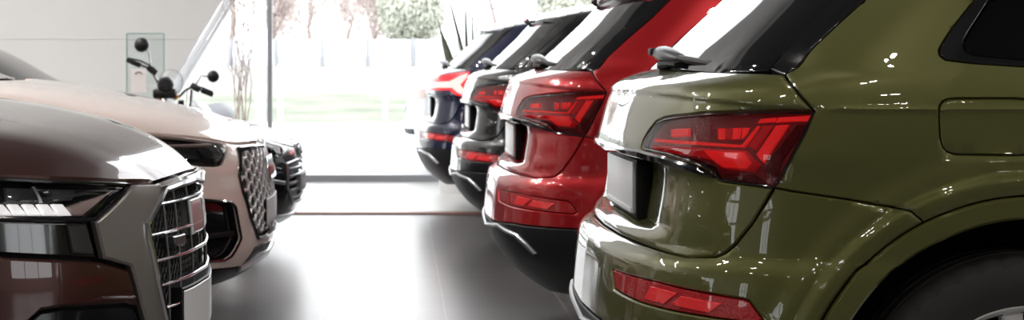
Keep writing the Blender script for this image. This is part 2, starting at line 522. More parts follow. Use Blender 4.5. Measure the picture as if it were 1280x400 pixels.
# ------------------------------------------------------------------ wheels
def wheel(root, x, y, z, R, facing, origin, width=.245, rim_r=.25):
    """facing: -1 the outer face looks to -Y."""
    W = bpy.data.objects.new('wheel', None); COL.objects.link(W); W.parent = root
    W.location = (x - origin[0], y - origin[1], z - origin[2])
    f = facing; hw = width / 2
    prof = [(rim_r - .012, -hw * .75), (rim_r + .01, -hw * .95), (rim_r + .045, -hw * 1.03), (R - .045, -hw * 1.02), (R - .02, -hw * .95), (R - .006, -hw * .80)]
    grooves = []
    for c in (-.55, -.18, .18, .55):
        grooves += [(R, hw * (c - .05)), (R - .009, hw * (c - .04)), (R - .009, hw * (c + .04)), (R, hw * (c + .05))]
    prof = prof + grooves + [(r, -t) for r, t in reversed(prof)]
    seg = 160; n = len(prof); V, Fc = [], []
    for i in range(seg):
        a = 2 * PI * i / seg; notch = (i % 4 == 0)
        for k, (r, t) in enumerate(prof):
            if notch and (4 <= k <= 5 or n - 6 <= k <= n - 5): r -= .007
            V.append((r * math.cos(a), t, r * math.sin(a)))
    for i in range(seg):
        j = (i + 1) % seg
        for k in range(n - 1): Fc.append((i * n + k, i * n + k + 1, j * n + k + 1, j * n + k))
    link_mesh('tyre', V, Fc, 'rubber', W, True, .5)
    # raised ribs on the side wall
    lathe('rim', [(rim_r - .018, hw * .7), (rim_r - .018, -hw * .55), (rim_r - .009, -hw * .80), (rim_r, -hw * .92), (rim_r + .004, -hw * .98), (rim_r + .006, -hw * .9), (rim_r - .012, -hw * .6), (rim_r - .012, hw * .7), (rim_r - .018, hw * .7)] if f < 0 else
          [(rim_r - .018, -hw * .7), (rim_r - .018, hw * .55), (rim_r - .009, hw * .80), (rim_r, hw * .92), (rim_r + .004, hw * .98), (rim_r + .006, hw * .9), (rim_r - .012, hw * .6), (rim_r - .012, -hw * .7), (rim_r - .018, -hw * .7)],
          'alloy', W, seg=96)
    for k in range(5):
        bm = bmesh.new()
        for da in (-.13, .13):
            a = 2 * PI * k / 5 + PI / 2 + da
            r0, r1 = .05, rim_r - .010
            ca, sa = math.cos(a), math.sin(a); w0, w1 = .016, .024
            vs = []
            for (r, w, yy) in ((r0, w0, -hw * .62), (r1, w1, -hw * .80)):
                for dy in (0, .03):
                    for sgn in (-1, 1):
                        vs.append(bm.verts.new((r * ca - sgn * w * sa, f * -1 * (yy + dy) if f > 0 else (yy + dy), r * sa + sgn * w * ca)))
            for q in ((0, 1, 5, 4), (2, 6, 7, 3), (0, 4, 6, 2), (1, 3, 7, 5), (0, 2, 3, 1), (4, 5, 7, 6)): bm.faces.new([vs[i] for i in q])
        bmesh.ops.recalc_face_normals(bm, faces=bm.faces)
        bmesh.ops.bevel(bm, geom=list(bm.edges), offset=.004, segments=2, affect='EDGES')
        from_bm('spoke', bm, 'alloy', W)
    lathe('hub_cap', [(.0, f * hw * .72), (.05, f * hw * .70), (.075, f * hw * .60), (.08, f * hw * .3), (0, f * hw * .3)], 'silver', W, seg=32)
    lathe('brake_disc', [(.06, f * hw * .05), (.175, f * hw * .05), (.175, f * hw * -.1), (.06, f * hw * -.1), (.06, f * hw * .05)], 'silver', W, seg=48)
    return W

# ------------------------------------------------------------------ the rear-facing cars
REAR_BASE = [(0, 0), (.3, .012), (.55, .06), (.72, .145), (.84, .27), (.92, .43), (.97, .65), (1, 1)]
REAR_ROWS = [(.24, .215, .84, .5), (.14, .28, .89, .55), (.065, .35, .915, .6), (.022, .42, .935, .62), (0, .50, .943, .62), (.005, .577, .945, .62), (.012, .65, .943, .62),
             (.022, .692, .94, .62), (.062, .718, .938, .60), (.064, .745, .937, .60), (.082, .895, .937, .60), (.070, .930, .937, .60), (.080, .975, .936, .60), (.110, 1.066, .928, .58),
             (.150, 1.108, .915, .56), (.222, 1.136, .903, .52), (.262, 1.18, .880, .48), (.41, 1.318, .818, .46), (.555, 1.45, .745, .44), (.70, 1.495, .70, .44),
             (.95, 1.54, .63, .42), (1.35, 1.585, .50, .4), (1.9, 1.607, .28, .35), (2.36, 1.612, .03, .05)]
FRONT_ROWS = [(.26, .22, .86, .6), (.11, .265, .90, .62), (.03, .33, .925, .65), (.0, .42, .935, .68), (.0, .56, .94, .7), (.018, .70, .94, .7), (.048, .795, .94, .7), (.078, .828, .938, .7),
              (.147, .878, .935, .68), (.286, .934, .93, .64), (.495, .984, .92, .60), (.774, 1.042, .905, .55), (1.0, 1.076, .89, .5), (1.22, 1.100, .88, .48), (1.36, 1.19, .86, .45),
              (1.60, 1.42, .76, .45), (1.90, 1.545, .66, .42), (2.1, 1.585, .50, .40), (2.25, 1.607, .28, .30), (2.34, 1.612, .03, .05)]
FRONT_BASE = [(0, 0), (.25, .012), (.45, .05), (.6, .12), (.74, .23), (.84, .36), (.92, .55), (1, 1)]
WX, WH, CARL = .872, .3676, 4.66
FW = .90                                                     # front wheel from the nose

def smooth01(t): t = np.clip(t, 0, 1); return t * t * (3 - 2 * t)
TCR = []
def rear_disp(P, q, s):
    on = smooth01((np.abs(P[..., 1]) - .62) / .15)
    r = np.hypot(P[..., 0] - WX, P[..., 2] - WH)
    f = .008 * smooth01((.61 - r) / .05) + .014 * smooth01((.552 - r) / .022) - .004 * np.exp(-((r - .503) / .006)**2)
    cr = .004 * np.exp(-((P[..., 2] - 1.049) / .0045)**2) * smooth01((P[..., 0] - .40) / .1)
    ay = np.abs(P[..., 1]); h = P[..., 2]
    pocket = -.066 * smooth01((.70 - ay) / .42) * smooth01((h - .735) / .03) * smooth01((.915 - h) / .02) * (P[..., 0] < .5)
    tg = 0.
    if TCR: tg = .007 * smooth01((s - np.interp(np.abs(q), TCR[0], TCR[1])) / .014 + .5) * smooth01((1.115 - h) / .03) * (P[..., 0] < .6) * smooth01((TCR[0][-1] - np.abs(q)) / .05) * (h > .9)
    return on * (f + cr) + pocket + tg
def front_disp(P, q, s):
    on = smooth01((np.abs(P[..., 1]) - .66) / .15)
    r = np.hypot(P[..., 0] - FW, P[..., 2] - WH)
    return on * .018 * smooth01((.60 - r) / .07)

REAR = Loft(REAR_ROWS, REAR_BASE, disp=rear_disp)
FRONT = Loft(FRONT_ROWS, FRONT_BASE, disp=front_disp)
AR = .445

# the outlines are read once, on the green car (and its lower bumper on the red one)
ref_root = None
G_ = End(REAR, .49, 4.65, 1, None, (0, 0, 0))
R_ = End(REAR, .37, 7.44, 1, None, (0, 0, 0))
def g6(pts): return [G_.px(800 + x / 3.075, 120 + y / 3.075) for x, y in pts]
GP = {}
sh = REAR.s_of_h
GP['tail_bot'] = G_.pxs([(968, 235), (940, 280), (920, 305), (908, 315), (895, 321), (860, 321), (812, 308), (783, 297)]) + [(0, sh(.716))]
lampR = [(1018.5, 139), (1008, 163), (988, 202), (967, 235)]
GP['lampR'] = G_.pxs(lampR)
GP['top'] = [(0, sh(1.138))] + G_.pxs([(905, 90.5), (955, 91.5), (981, 93)])
GP['tailgate'] = GP['top'] + GP['lampR'] + GP['tail_bot'][1:]
GP['lamp'] = G_.pxs([(1018.5, 139), (1008, 163), (988, 202), (967, 235), (943, 232), (898, 226), (892, 220), (888, 213), (865, 203), (833, 193), (804, 186.5), (801.8, 183), (804, 175), (810, 165), (819.5, 153), (829, 148.5), (842, 146), (881, 142), (937, 139.7)])
GP['garnish'] = [(0, sh(.938))] + G_.pxs([(775, 183), (800, 187), (832, 194.5), (864, 204.5), (886, 214), (893, 222), (880, 219.5), (862, 214), (832, 206), (800, 197), (775, 190)]) + [(0, sh(.914))]
GP['pillar'] = G_.pxs([(962, 86), (981, 92), (1030, 46), (1080, 0), (1160, -75), (1233, -143), (1172, -124), (1120, -75), (1042, 0), (1000, 44)])
GP['glass'] = [(0, sh(1.145))] + G_.pxs([(905, 88), (960, 86), (1000, 44), (1042, 0), (1120, -75), (1168, -121)]) + [(0, sh(1.435))]
GP['seam'] = G_.pxs([(968, 235), (988, 239), (1063, 250), (1136, 262.5), (1153, 277)])
qa = math.degrees(math.atan2(HC - (263 - CY) / 560 - WH, 1138 / 580 - 500 / 580 - .49 - WX))
# angle at which the bumper seam meets the arch
sx, shh = G_.L.raw(np.array([GP['seam'][-1][0]]), np.array([GP['seam'][-1][1]]))[0][[0, 2]]
seam_ang = math.degrees(math.atan2(shh - WH, sx - WX))
GP['win_outer'] = G_.pxs([(1218, 0), (1198, 25), (1178, 54), (1174, 62), (1175, 69), (1182, 74.5), (1215, 78.5), (1280, 83)]) + [REAR.side(1.75, 1.125), REAR.side(2.32, 1.11), REAR.side(2.32, 1.49), REAR.side(1.75, 1.49), REAR.side(1.45, 1.46)]
GP['win_inner'] = G_.pxs([(1236, 0), (1222, 22), (1206, 48), (1204, 56), (1207, 64), (1216, 68.5), (1240, 71), (1282, 75)]) + [REAR.side(1.75, 1.14), REAR.side(2.30, 1.127), REAR.side(2.30, 1.475), REAR.side(1.75, 1.475), REAR.side(1.50, 1.45)]
GP['fuel'] = round_poly(G_.pxs([(1175, 123), (1278, 123), (1291, 128), (1296, 160), (1290, 194.5), (1184, 193), (1174, 175)]), .03)
tc_ = G_.pxs([(784, 117), (812, 117.5), (845, 121), (900, 128), (960, 134), (1016, 137)])
TCR.extend([[-.01] + [a for a, b in tc_], [tc_[0][1]] + [b for a, b in tc_]])
TEX = [(q_, float(np.interp(q_, TCR[0], TCR[1])) + ds) for ds in (-.010, -.005, 0, .005, .010) for q_ in np.arange(0, TCR[0][-1], .012)]
TEX += [(-a, b) for a, b in TEX]
GP['refl'] = G_.pxs([(764, 336), (815, 351), (870, 364), (927, 374), (936, 377), (953, 400), (946, 404), (870, 394), (800, 378), (767, 361)])
rl = R_.pxs([(640, 263), (700, 275), (735, 281)])
GP['lower_line'] = [(0, sh(.503)), (.4, sh(.508))] + [(a, sh(.522)) for a, b in rl]
GP['trim'] = [(0, sh(.470))] + R_.pxs([(624, 279), (648, 292), (660, 303), (672, 316), (668, 317), (656, 306), (645, 295.5), (623, 283.5)]) + [(0, sh(.459))]

def build_rear_half(e, paintm, opts):
    L = e.L; root = e.root; d0 = opts.get('d', .016)
    P = lambda name, poly, mat, **k: panel(e, name, poly, mat, **k)
    xm = CARL / 2
    arch_hole = circle_q(L, WX, WH, AR + .052, -10, 190, 44)
    # dark inner shell with open arches
    base_s = L.s_of_h(.225)
    def arch_bottom(r): return circle_q(L, WX, WH, r, -19, 199, 50)
    shell = [(-(L.side(xm, .23)[0]), base_s), (L.side(xm, .23)[0], base_s)]
    full = []
    qm = lambda h: L.side(xm, h)
    right = [(0, base_s)] + list(reversed(circle_q(L, WX, WH, AR + .012, -18.5, 198.5, 40)))[:]
    right = right + [qm(.235), qm(.6), qm(1.0), qm(1.2), qm(1.4), qm(1.55), (L.A + .3, L.smax - .05), (0, L.smax - .05)]
    panel(e, 'inner_shell', mirror_loop(right), 'dark_liner', off=-.036, thick=0, rnd=0, d=.05)
    # wheel wells
    for sg in (1, -1):
        V, Fc = [], []
        n = 24
        for i in range(n + 1):
            a = math.radians(-20 + 220 * i / n)
            for y in (.93, .45): V.append(tuple(e.world((WX + (AR + .012) * math.cos(a), sg * y, WH + (AR + .012) * math.sin(a)))[0]))
        for i in range(n): Fc.append((2 * i, 2 * i + 1, 2 * i + 3, 2 * i + 2))
        k = len(V); V.append(tuple(e.world((WX, sg * .45, WH))[0]))
        for i in range(n): Fc.append((2 * i + 1, k, 2 * i + 3))
        link_mesh('wheel_well', V, Fc, 'dark_liner', root, True, .5, e.o)
    # side of the body
    quarter = [GP['seam'][0]] + list(reversed(GP['lampR']))[1:] + G_.pxs([(982, 92), (1030, 47), (1080, 1), (1160, -74), (1233, -142)]) + \
              [L.side(1.45, 1.555), L.side(1.8, 1.56), L.side(xm, 1.56), L.side(xm, 1.2), L.side(xm, .8), L.side(xm, .30), L.side(WX + AR + .10, .30)] + \
              circle_q(L, WX, WH, AR + .052, -8, seam_ang - 1, 36) + list(reversed(GP['seam'][1:]))
    sc_ = L.s_of_h(1.049); qa_, qb_ = L.side(.60, 1.049)[0] - .25, L.side(xm, 1.049)[0]
    fl_ring = [L.side(WX + r_ * math.cos(a_), WH + r_ * math.sin(a_)) for r_ in (.528, .535, .541, .547, .553) for a_ in np.linspace(.05, 3.0, 130)]
    crease = fl_ring + [(q_, sc_ + ds) for ds in (-.012, -.005, 0, .005, .012) for q_ in np.arange(qa_, qb_, .015)]
    for sg in (1, -1):
        panel(e, 'body_side', quarter, paintm, extra=crease, holes=[GP['win_outer'], GP['fuel']] if sg == 1 else [GP['win_outer']], d=d0 * 1.2, gap=.0014, flip_q=(sg < 0))
        panel(e, 'window_trim', GP['win_outer'], 'gloss_black', holes=[GP['win_inner']], d=.03, gap=.001, off=.001, flip_q=(sg < 0))
        panel(e, 'side_window', GP['win_inner'], 'side_glass', d=.04, gap=.001, off=-.006, flip_q=(sg < 0))
        arch = circle_q(L, WX, WH, AR, -12, 192, 60) + list(reversed(circle_q(L, WX, WH, AR + .05, -12, 192, 60)))
        panel(e, 'arch_lip', arch, paintm, d=d0, gap=.001, off=.004, thick=.05, rnd=.006, flip_q=(sg < 0))
    fd = panel(e, 'fuel_door', GP['fuel'], paintm, d=.02, gap=.0012, extra=crease)
    # bumper, black lower bumper and its bright trim
    low = GP['lower_line']
    a0 = 186
    up = [(a, b + .000) for a, b in reversed(GP['tail_bot'])]
    ang_low = 180 - math.degrees(math.asin(max(-1, min(1, (.497 - WH) / (AR + .052)))))
    bump = up + GP['seam'][1:] + circle_q(L, WX, WH, AR + .052, seam_ang + 1, ang_low, 20) + list(reversed(low[1:])) + [(0, low[0][1])]
    hole_refl = GP['refl']
    full_b = mirror_loop(bump)
    panel(e, 'rear_bumper', full_b, paintm, holes=[hole_refl, [(-a, b) for a, b in hole_refl]], extra=fl_ring, d=d0 * .9, gap=.0016, rnd=.004)
    lowp = [(0, low[0][1])] + low[1:] + circle_q(L, WX, WH, AR + .052, ang_low, 192, 8) + [L.side(WX - AR - .06, .26), (.5, L.s_of_h(.235)), (0, L.s_of_h(.228))]
    panel(e, 'lower_bumper', mirror_loop(lowp), opts.get('lower', 'black_plastic'), d=.03, gap=.0022, off=.002)
    tr = mirror_loop(GP['trim'])
    panel(e, 'bumper_trim', tr, 'silver', d=.02, off=.012, thick=.02, rnd=.005)
    for sg in (1, -1):
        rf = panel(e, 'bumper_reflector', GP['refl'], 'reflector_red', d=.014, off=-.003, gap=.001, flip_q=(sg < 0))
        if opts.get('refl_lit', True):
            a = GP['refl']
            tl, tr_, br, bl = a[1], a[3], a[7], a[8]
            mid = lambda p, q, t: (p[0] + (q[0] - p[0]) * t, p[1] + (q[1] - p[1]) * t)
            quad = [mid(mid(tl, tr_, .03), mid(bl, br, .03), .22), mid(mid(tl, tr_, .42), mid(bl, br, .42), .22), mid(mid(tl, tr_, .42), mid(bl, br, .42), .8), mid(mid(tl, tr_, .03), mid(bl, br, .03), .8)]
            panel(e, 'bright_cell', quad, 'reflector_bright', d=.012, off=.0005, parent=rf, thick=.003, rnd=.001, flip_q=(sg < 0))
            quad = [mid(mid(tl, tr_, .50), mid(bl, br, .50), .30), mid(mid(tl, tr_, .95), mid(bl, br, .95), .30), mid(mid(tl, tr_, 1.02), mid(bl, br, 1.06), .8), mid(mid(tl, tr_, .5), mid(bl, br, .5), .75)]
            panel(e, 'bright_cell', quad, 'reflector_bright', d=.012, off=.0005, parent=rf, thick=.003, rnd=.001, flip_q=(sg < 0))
    # tailgate with lamp openings
    lampo = opts.get('lamp', GP['lamp'])
    panel(e, 'tailgate', mirror_loop(GP['tailgate']), paintm, holes=[], d=d0 * .8, gap=.0025, rnd=.004) if opts.get('bar') else \
        panel(e, 'tailgate', tailgate_notched(L), paintm, extra=TEX, d=d0 * .8, gap=.0025, rnd=.004)
    if not opts.get('bar'):
        gar = mirror_loop(GP['garnish'])
        panel(e, 'garnish_strip', gar, opts.get('garnish', 'gloss_black'), d=.012, off=.010, thick=.016, rnd=.005)
        for sg in (1, -1): tail_lamp(e, sg)
    else:
        opts['bar'](e)
    # rear window and pillars
    panel(e, 'rear_window', mirror_loop(GP['glass']), 'privacy_glass', d=.03, gap=.001, off=-.004)
    for sg in (1, -1): panel(e, 'pillar_trim', GP['pillar'], 'gloss_black', d=.02, gap=.001, off=.0, flip_q=(sg < 0))
    roof = [(0, L.s_of_h(1.44))] + G_.pxs([(1172, -124), (1235, -144)]) + [L.side(1.45, 1.558), L.side(xm, 1.562), L.side(xm, 1.59), (L.A + .35, L.smax - .03), (0, L.smax - .03)]
    panel(e, 'roof', mirror_loop(roof), paintm, d=.04, off=.001, gap=.002)
    # roof spoiler
    V, Fc = [], []; n = 26; prof = [(.80, 1.523), (.66, 1.497), (.56, 1.470), (.485, 1.446), (.470, 1.432), (.50, 1.424), (.60, 1.436), (.72, 1.46)]
    for i in range(n + 1):
        v = -1 + 2 * i / n; sh_x = .10 * v * v + .06 * v**6; dz = -.022 * v * v - .012 * v**8
        for (x, h) in prof: V.append(tuple(e.world((x + sh_x, .665 * v, h + dz))[0]))
    m = len(prof)
    for i in range(n):
        for k in range(m): Fc.append((i * m + k, i * m + (k + 1) % m, (i + 1) * m + (k + 1) % m, (i + 1) * m + k))
    Fc.append(tuple(range(m))); Fc.append(tuple(range(n * m, n * m + m))[::-1])
    sp = link_mesh('roof_spoiler', V, Fc, paintm, root, True, .7, e.o)
    box('brake_light', Vector(e.world((.475, 0, 1.438))[0]) - Vector(e.o), (.012, .3, .012), 'lamp_guide_deep', sp, .003)
    # rear wiper: pivot boss, arm cover and blade
    wl = lambda x, y, h: Vector(e.world((x, y, h))[0]) - Vector(e.o)
    V, Fc = [], []
    def block(path, hw_, hh):   # rounded block swept along a path
        v, f = tube_geo([wl(*p) for p in path], 1., 10)
        k = len(V)
        for i, p in enumerate(path):
            c = np.array(wl(*p))
            for j in range(10):
                dv = np.array(v[i * 10 + j]) - c
                V.append(c + np.array([dv[0] * hw_[i], dv[1] * hw_[i], dv[2] * hh[i]]))
        Fc.extend([tuple(q + k for q in g) for g in f])
    block([(.232, -.06, 1.168), (.226, -.045, 1.174), (.224, .0, 1.178), (.226, .09, 1.172), (.236, .17, 1.163), (.238, .185, 1.161)], [.012, .026, .032, .030, .022, .012], [.006, .016, .020, .018, .013, .008])
    wp = link_mesh('rear_wiper', V, Fc, 'wiper_grey', root, True, .9, e.o and (0, 0, 0))
    V, Fc = [], []
    block([(.225, -.02, 1.14), (.232, .02, 1.150), (.235, .10, 1.152), (.235, .22, 1.147)], [.02, .03, .03, .02], [.010, .014, .013, .008])
    link_mesh('wiper_pivot', V, Fc, 'black_plastic', wp, True, .9, (0, 0, 0))
    tubes('wiper_blade', [[tuple(wl(.236, .17, 1.163)), tuple(wl(.246, .30, 1.157)), tuple(wl(.262, .42, 1.150)), tuple(wl(.29, .50, 1.146))]], [.010, .010, .009, .008], 'black_plastic', wp, 8)
    box('washer_cap', wl(.205, -.03, 1.182), (.035, .05, .02), 'black_plastic', wp, .006)
    # number plate in its holder
    pc = wl(.112, 0, .832)
    hold = box('plate_holder', pc + Vector((.018, 0, -.003)), (.036, .535, .150), 'black_plastic', root, .004)
    pl = box('number_plate', pc + Vector((-.004 * e.sgn, 0, 0)), (.012, .52, .132), 'plate_white', root, .004)
    box('fixing_strip', pc + Vector((-.011 * e.sgn, 0, -.058)), (.004, .50, .012), 'plate_white', pl, .001)
    # wheels
    for sg in (1, -1):
        p = e.world((WX, sg * .815, WH))[0]
        wheel(root, p[0], p[1], WH, WH, -sg, e.o)
    # exhaust and underside
    return

def tailgate_notched(L):
    """Tailgate outline that leaves the lamps free: centre top -> glass corner -> lamp top edge -> lamp inner end -> garnish -> lamp bottom -> bottom."""
    lamp = GP['lamp']   # 0..3 right edge, 3..11 bottom to inner tip, 11..18 top
    half = GP['top'] + [lamp[0]] + list(reversed(lamp[11:])) + list(reversed(lamp[3:11])) + GP['tail_bot'][1:]
    return mirror_loop(half)

def tail_lamp(e, sg):
    fl = sg < 0; k = dict(flip_q=fl)
    lp = panel(e, 'tail_lamp', GP['lamp'], 'lamp_housing', d=.010, off=-.020, thick=.004, rnd=0, gap=.001, **k)
    if 'els' not in GP:
        GP['els'] = [
            ('lamp_guide', [(452, 84), (516, 78), (508, 96), (440, 100)]), ('lamp_guide', [(524, 78), (664, 70), (640, 94), (512, 98)]),
            ('lamp_guide_deep', [(462, 112), (502, 110), (432, 205), (402, 188)]), ('lamp_guide', [(515, 110), (568, 107), (520, 178), (470, 264), (436, 222), (500, 132)]),
            ('lamp_guide', [(98, 122), (167, 118), (167, 148), (100, 152)]),
            ('lamp_guide', [(282, 120), (306, 119), (306, 162), (284, 162)]), ('lamp_guide_deep', [(312, 119), (336, 118), (334, 162), (310, 162)]),
            ('lamp_guide', [(342, 118), (372, 118), (366, 160), (340, 162)]), ('lamp_guide', [(380, 118), (406, 118), (396, 142), (376, 160)]),
            ('lamp_guide', [(40, 158), (200, 170), (380, 184), (408, 150), (440, 112), (450, 112), (418, 158), (388, 194), (200, 182), (36, 170)]),
            ('lamp_guide_deep', [(30, 182), (200, 194), (400, 206), (455, 272), (432, 298), (330, 290), (296, 284), (262, 252), (200, 236), (24, 200)]),
            ('lamp_guide', [(230, 205), (330, 212), (392, 214), (420, 262), (400, 286), (310, 280), (250, 230)]),
            ('lamp_dark', [(600, 108), (645, 104), (512, 345), (470, 292), (530, 190)]), ('lamp_dark', [(305, 300), (430, 308), (470, 330), (500, 350), (400, 338), (302, 322)])]
        GP['els'] = [(m, g6(p)) for m, p in GP['els']]
    for i, (m, poly) in enumerate(GP['els']):
        hi = .004 if i == 11 else (.002 if i == 9 else .0)
        panel(e, 'light_guide' if m != 'lamp_dark' else 'lamp_insert', poly, m, d=.010, off=-.013 + hi, thick=.006, rnd=.002, parent=lp, **k)
    panel(e, 'lens', GP['lamp'], 'red_lens', d=.010, off=.001, thick=.0, rnd=.005, gap=.0025, parent=lp, **k)
    rim = inset(GP['lamp'], .002)
    if fl: rim = [(-a, b) for a, b in rim]
    o3 = np.array(e.o)
    tubes('lamp_rim', [[tuple(np.array(p) - o3) for p in line3(e, rim, -.004, .02, True)]], .003, 'gloss_black', lp, 6)

def build_front_half_plain(e, paintm):
    """The far end of a car that mostly lies outside the photograph: whole shape, plain detail."""
    L = e.L; xm = CARL / 2; root = e.root
    qm = lambda h: L.side(xm, h)
    right = [(0, L.s_of_h(.225))] + list(reversed(circle_q(L, FW, WH, AR, -18.5, 198.5, 36))) + [qm(.235), qm(.6), qm(1.06)] + [L.side(1.75, 1.06), L.side(1.5, 1.06), (.62, L.s_of_h(1.085)), (0, L.s_of_h(1.085))]
    panel(e, 'front_body', mirror_loop(right), paintm, d=.05, thick=.02)
    ws = [(0, L.s_of_h(1.09)), (.70, L.s_of_h(1.09)), (.80, L.s_of_h(1.3)), (.72, L.s_of_h(1.53)), (0, L.s_of_h(1.53))]
    panel(e, 'windscreen', mirror_loop(ws), 'privacy_glass', d=.05)
    sw = [L.side(1.75, 1.065), qm(1.065), qm(1.5), L.side(2.15, 1.5), L.side(2.0, 1.4), L.side(1.85, 1.2)]
    for fl in (False, True): panel(e, 'front_side_window', sw, 'side_glass', d=.05, flip_q=fl)
    rp = [(0, L.s_of_h(1.535)), (.72, L.s_of_h(1.535)), (L.A + .2, L.s_of_h(1.535)), qm(1.51), qm(1.58), (L.A, L.smax - .03), (0, L.smax - .03)]
    panel(e, 'front_roof', mirror_loop(rp), paintm, d=.05)
    for sg in (1, -1):
        p = e.world((FW, sg * .815, WH))[0]; wheel(root, p[0], p[1], WH, WH, -sg, e.o)

def rear_car(name, label, X0, Yc, paintm, **opts):
    o = (X0 + CARL / 2, Yc, 0)
    root = empty(name, o, label, 'car', 'cars parked with their tails to the aisle')
    build_rear_half(End(REAR, X0, Yc, 1, root, o), paintm, opts)
    build_front_half_plain(End(FRONT, X0 + CARL, Yc, -1, root, o), paintm)
    return root

rear_car('car', 'olive green car nearest the camera, seen from its tail with red lamp and wheel arch', .49, 4.65, 'olive_paint', lower='black_plastic', d=.014)
rear_car('car', 'bright red car parked just behind the olive green car, black lower bumper', .37, 7.44, 'red_paint', d=.016)
rear_car('car', 'black car with dark red tail lamps parked between the red and the navy cars', .318, 10.85, 'black_paint', d=.022)

# the navy car has a light bar instead of two lamps
def light_bar(e):
    B = e
    star = [(531, 108), (548, 103), (563, 102), (574, 97), (586, 93), (584, 98), (576, 106), (581, 113), (579, 119), (573, 116), (566, 110), (548, 110), (534, 111)]
    pts = [B.px(*p) for p in star]
    back = [B.px(*p) for p in [(524, 103), (545, 97), (565, 93), (588, 90), (586, 103), (585, 115), (580, 121), (570, 119), (562, 113), (545, 113), (524, 112)]]
    hs = [b for a, b in back]
    for fl in (False, True):
        lp = panel(e, 'tail_lamp', back, 'lamp_lit_red', d=.02, off=.006, thick=.012, flip_q=fl)
        panel(e, 'lit_guide', pts, 'lamp_lit', d=.02, off=.012, thick=.008, rnd=.002, parent=lp, flip_q=fl)
rear_car('car', 'navy blue car with glowing light bar, farthest indoor car of the tail row', .13, 13.75, 'navy_paint', d=.026, bar=light_bar)

SEDAN_ROWS = [(.22, .215, .80, .5), (.10, .28, .86, .55), (.03, .36, .89, .6), (.0, .46, .90, .62), (.0, .60, .905, .62), (.02, .70, .905, .6), (.035, .85, .90, .6), (.05, .93, .895, .58), (.09, .975, .89, .55), (.30, 1.00, .88, .5), (.62, 1.025, .86, .46),
              (.75, 1.07, .85, .45), (1.0, 1.22, .80, .42), (1.3, 1.37, .70, .40), (1.6, 1.425, .5, .35), (1.9, 1.445, .28, .3), (2.36, 1.45, .03, .05)]
def white_sedan(X0, Yc):
    o = (X0 + CARL / 2, Yc, 0); Ls = Loft(SEDAN_ROWS, REAR_BASE)
    root = empty('car', o, 'white car standing outside the window, its tail just showing left of the navy car', 'car')
    e = End(Ls, X0, Yc, 1, root, o); s = Ls.s_of_h; xm = CARL / 2; qm = lambda h: Ls.side(xm, h)
    body = [(0, s(.225))] + list(reversed(circle_q(Ls, WX, .34, .40, -16, 196, 36))) + [qm(.235), qm(.6), qm(1.03), Ls.side(1.5, 1.03), (.95, s(1.035)), (0, s(1.035))]
    panel(e, 'rear_body', mirror_loop(body), 'white_paint', d=.05, thick=.02)
    panel(e, 'rear_window', mirror_loop([(0, s(1.04)), (.75, s(1.04)), (.70, s(1.36)), (0, s(1.36))]), 'privacy_glass', d=.06)
    for fl in (False, True):
        panel(e, 'side_window', [Ls.side(1.5, 1.035), qm(1.035), qm(1.37), Ls.side(1.75, 1.37), (.85, s(1.30))], 'side_glass', d=.06, flip_q=fl)
        panel(e, 'tail_lamp', round_poly([(.45, s(.76)), (.86, s(.80)), (.86, s(.90)), (.45, s(.88))], .02), 'headlamp_pale', d=.04, off=.006, flip_q=fl)
    panel(e, 'roof', mirror_loop([(0, s(1.365)), (.70, s(1.365)), (Ls.A, s(1.375)), qm(1.38), qm(1.43), (Ls.A, Ls.smax - .03), (0, Ls.smax - .03)]), 'white_paint', d=.06)
    panel(e, 'number_plate', [(.26, s(.62)), (.26, s(.72)), (-.26, s(.72)), (-.26, s(.62))], 'plate_grey', d=.05, off=.012)
    panel(e, 'bumper_strip', mirror_loop([(0, s(.40)), (.7, s(.40)), (.7, s(.46)), (0, s(.46))]), 'black_plastic', d=.05, off=.008)
    ef = End(LOW, X0 + CARL, Yc, -1, root, o); sl = LOW.s_of_h; ql = lambda h: LOW.side(xm, h)
    fb = [(0, sl(.225))] + list(reversed(circle_q(LOW, FW, .34, .40, -16, 196, 36))) + [ql(.235), ql(.6), ql(.95), LOW.side(1.7, .95), (.6, sl(.96)), (0, sl(.96))]
    panel(ef, 'front_body', mirror_loop(fb), 'white_paint', d=.06, thick=.02)
    panel(ef, 'windscreen', mirror_loop([(0, sl(.965)), (.75, sl(.965)), (.75, sl(1.32)), (0, sl(1.32))]), 'privacy_glass', d=.06)
    panel(ef, 'front_roof', mirror_loop([(0, sl(1.325)), (LOW.A, sl(1.325)), ql(1.33), (LOW.A, LOW.smax - .03), (0, LOW.smax - .03)]), 'white_paint', d=.06)
    for ee, xx in ((e, WX), (ef, FW)):
        for sg in (1, -1):
            p = ee.world((xx, sg * .775, .33))[0]; wheel(root, p[0], p[1], .31, .33, -sg, o)
SEDAN_DEFERRED = (.05, 19.6)

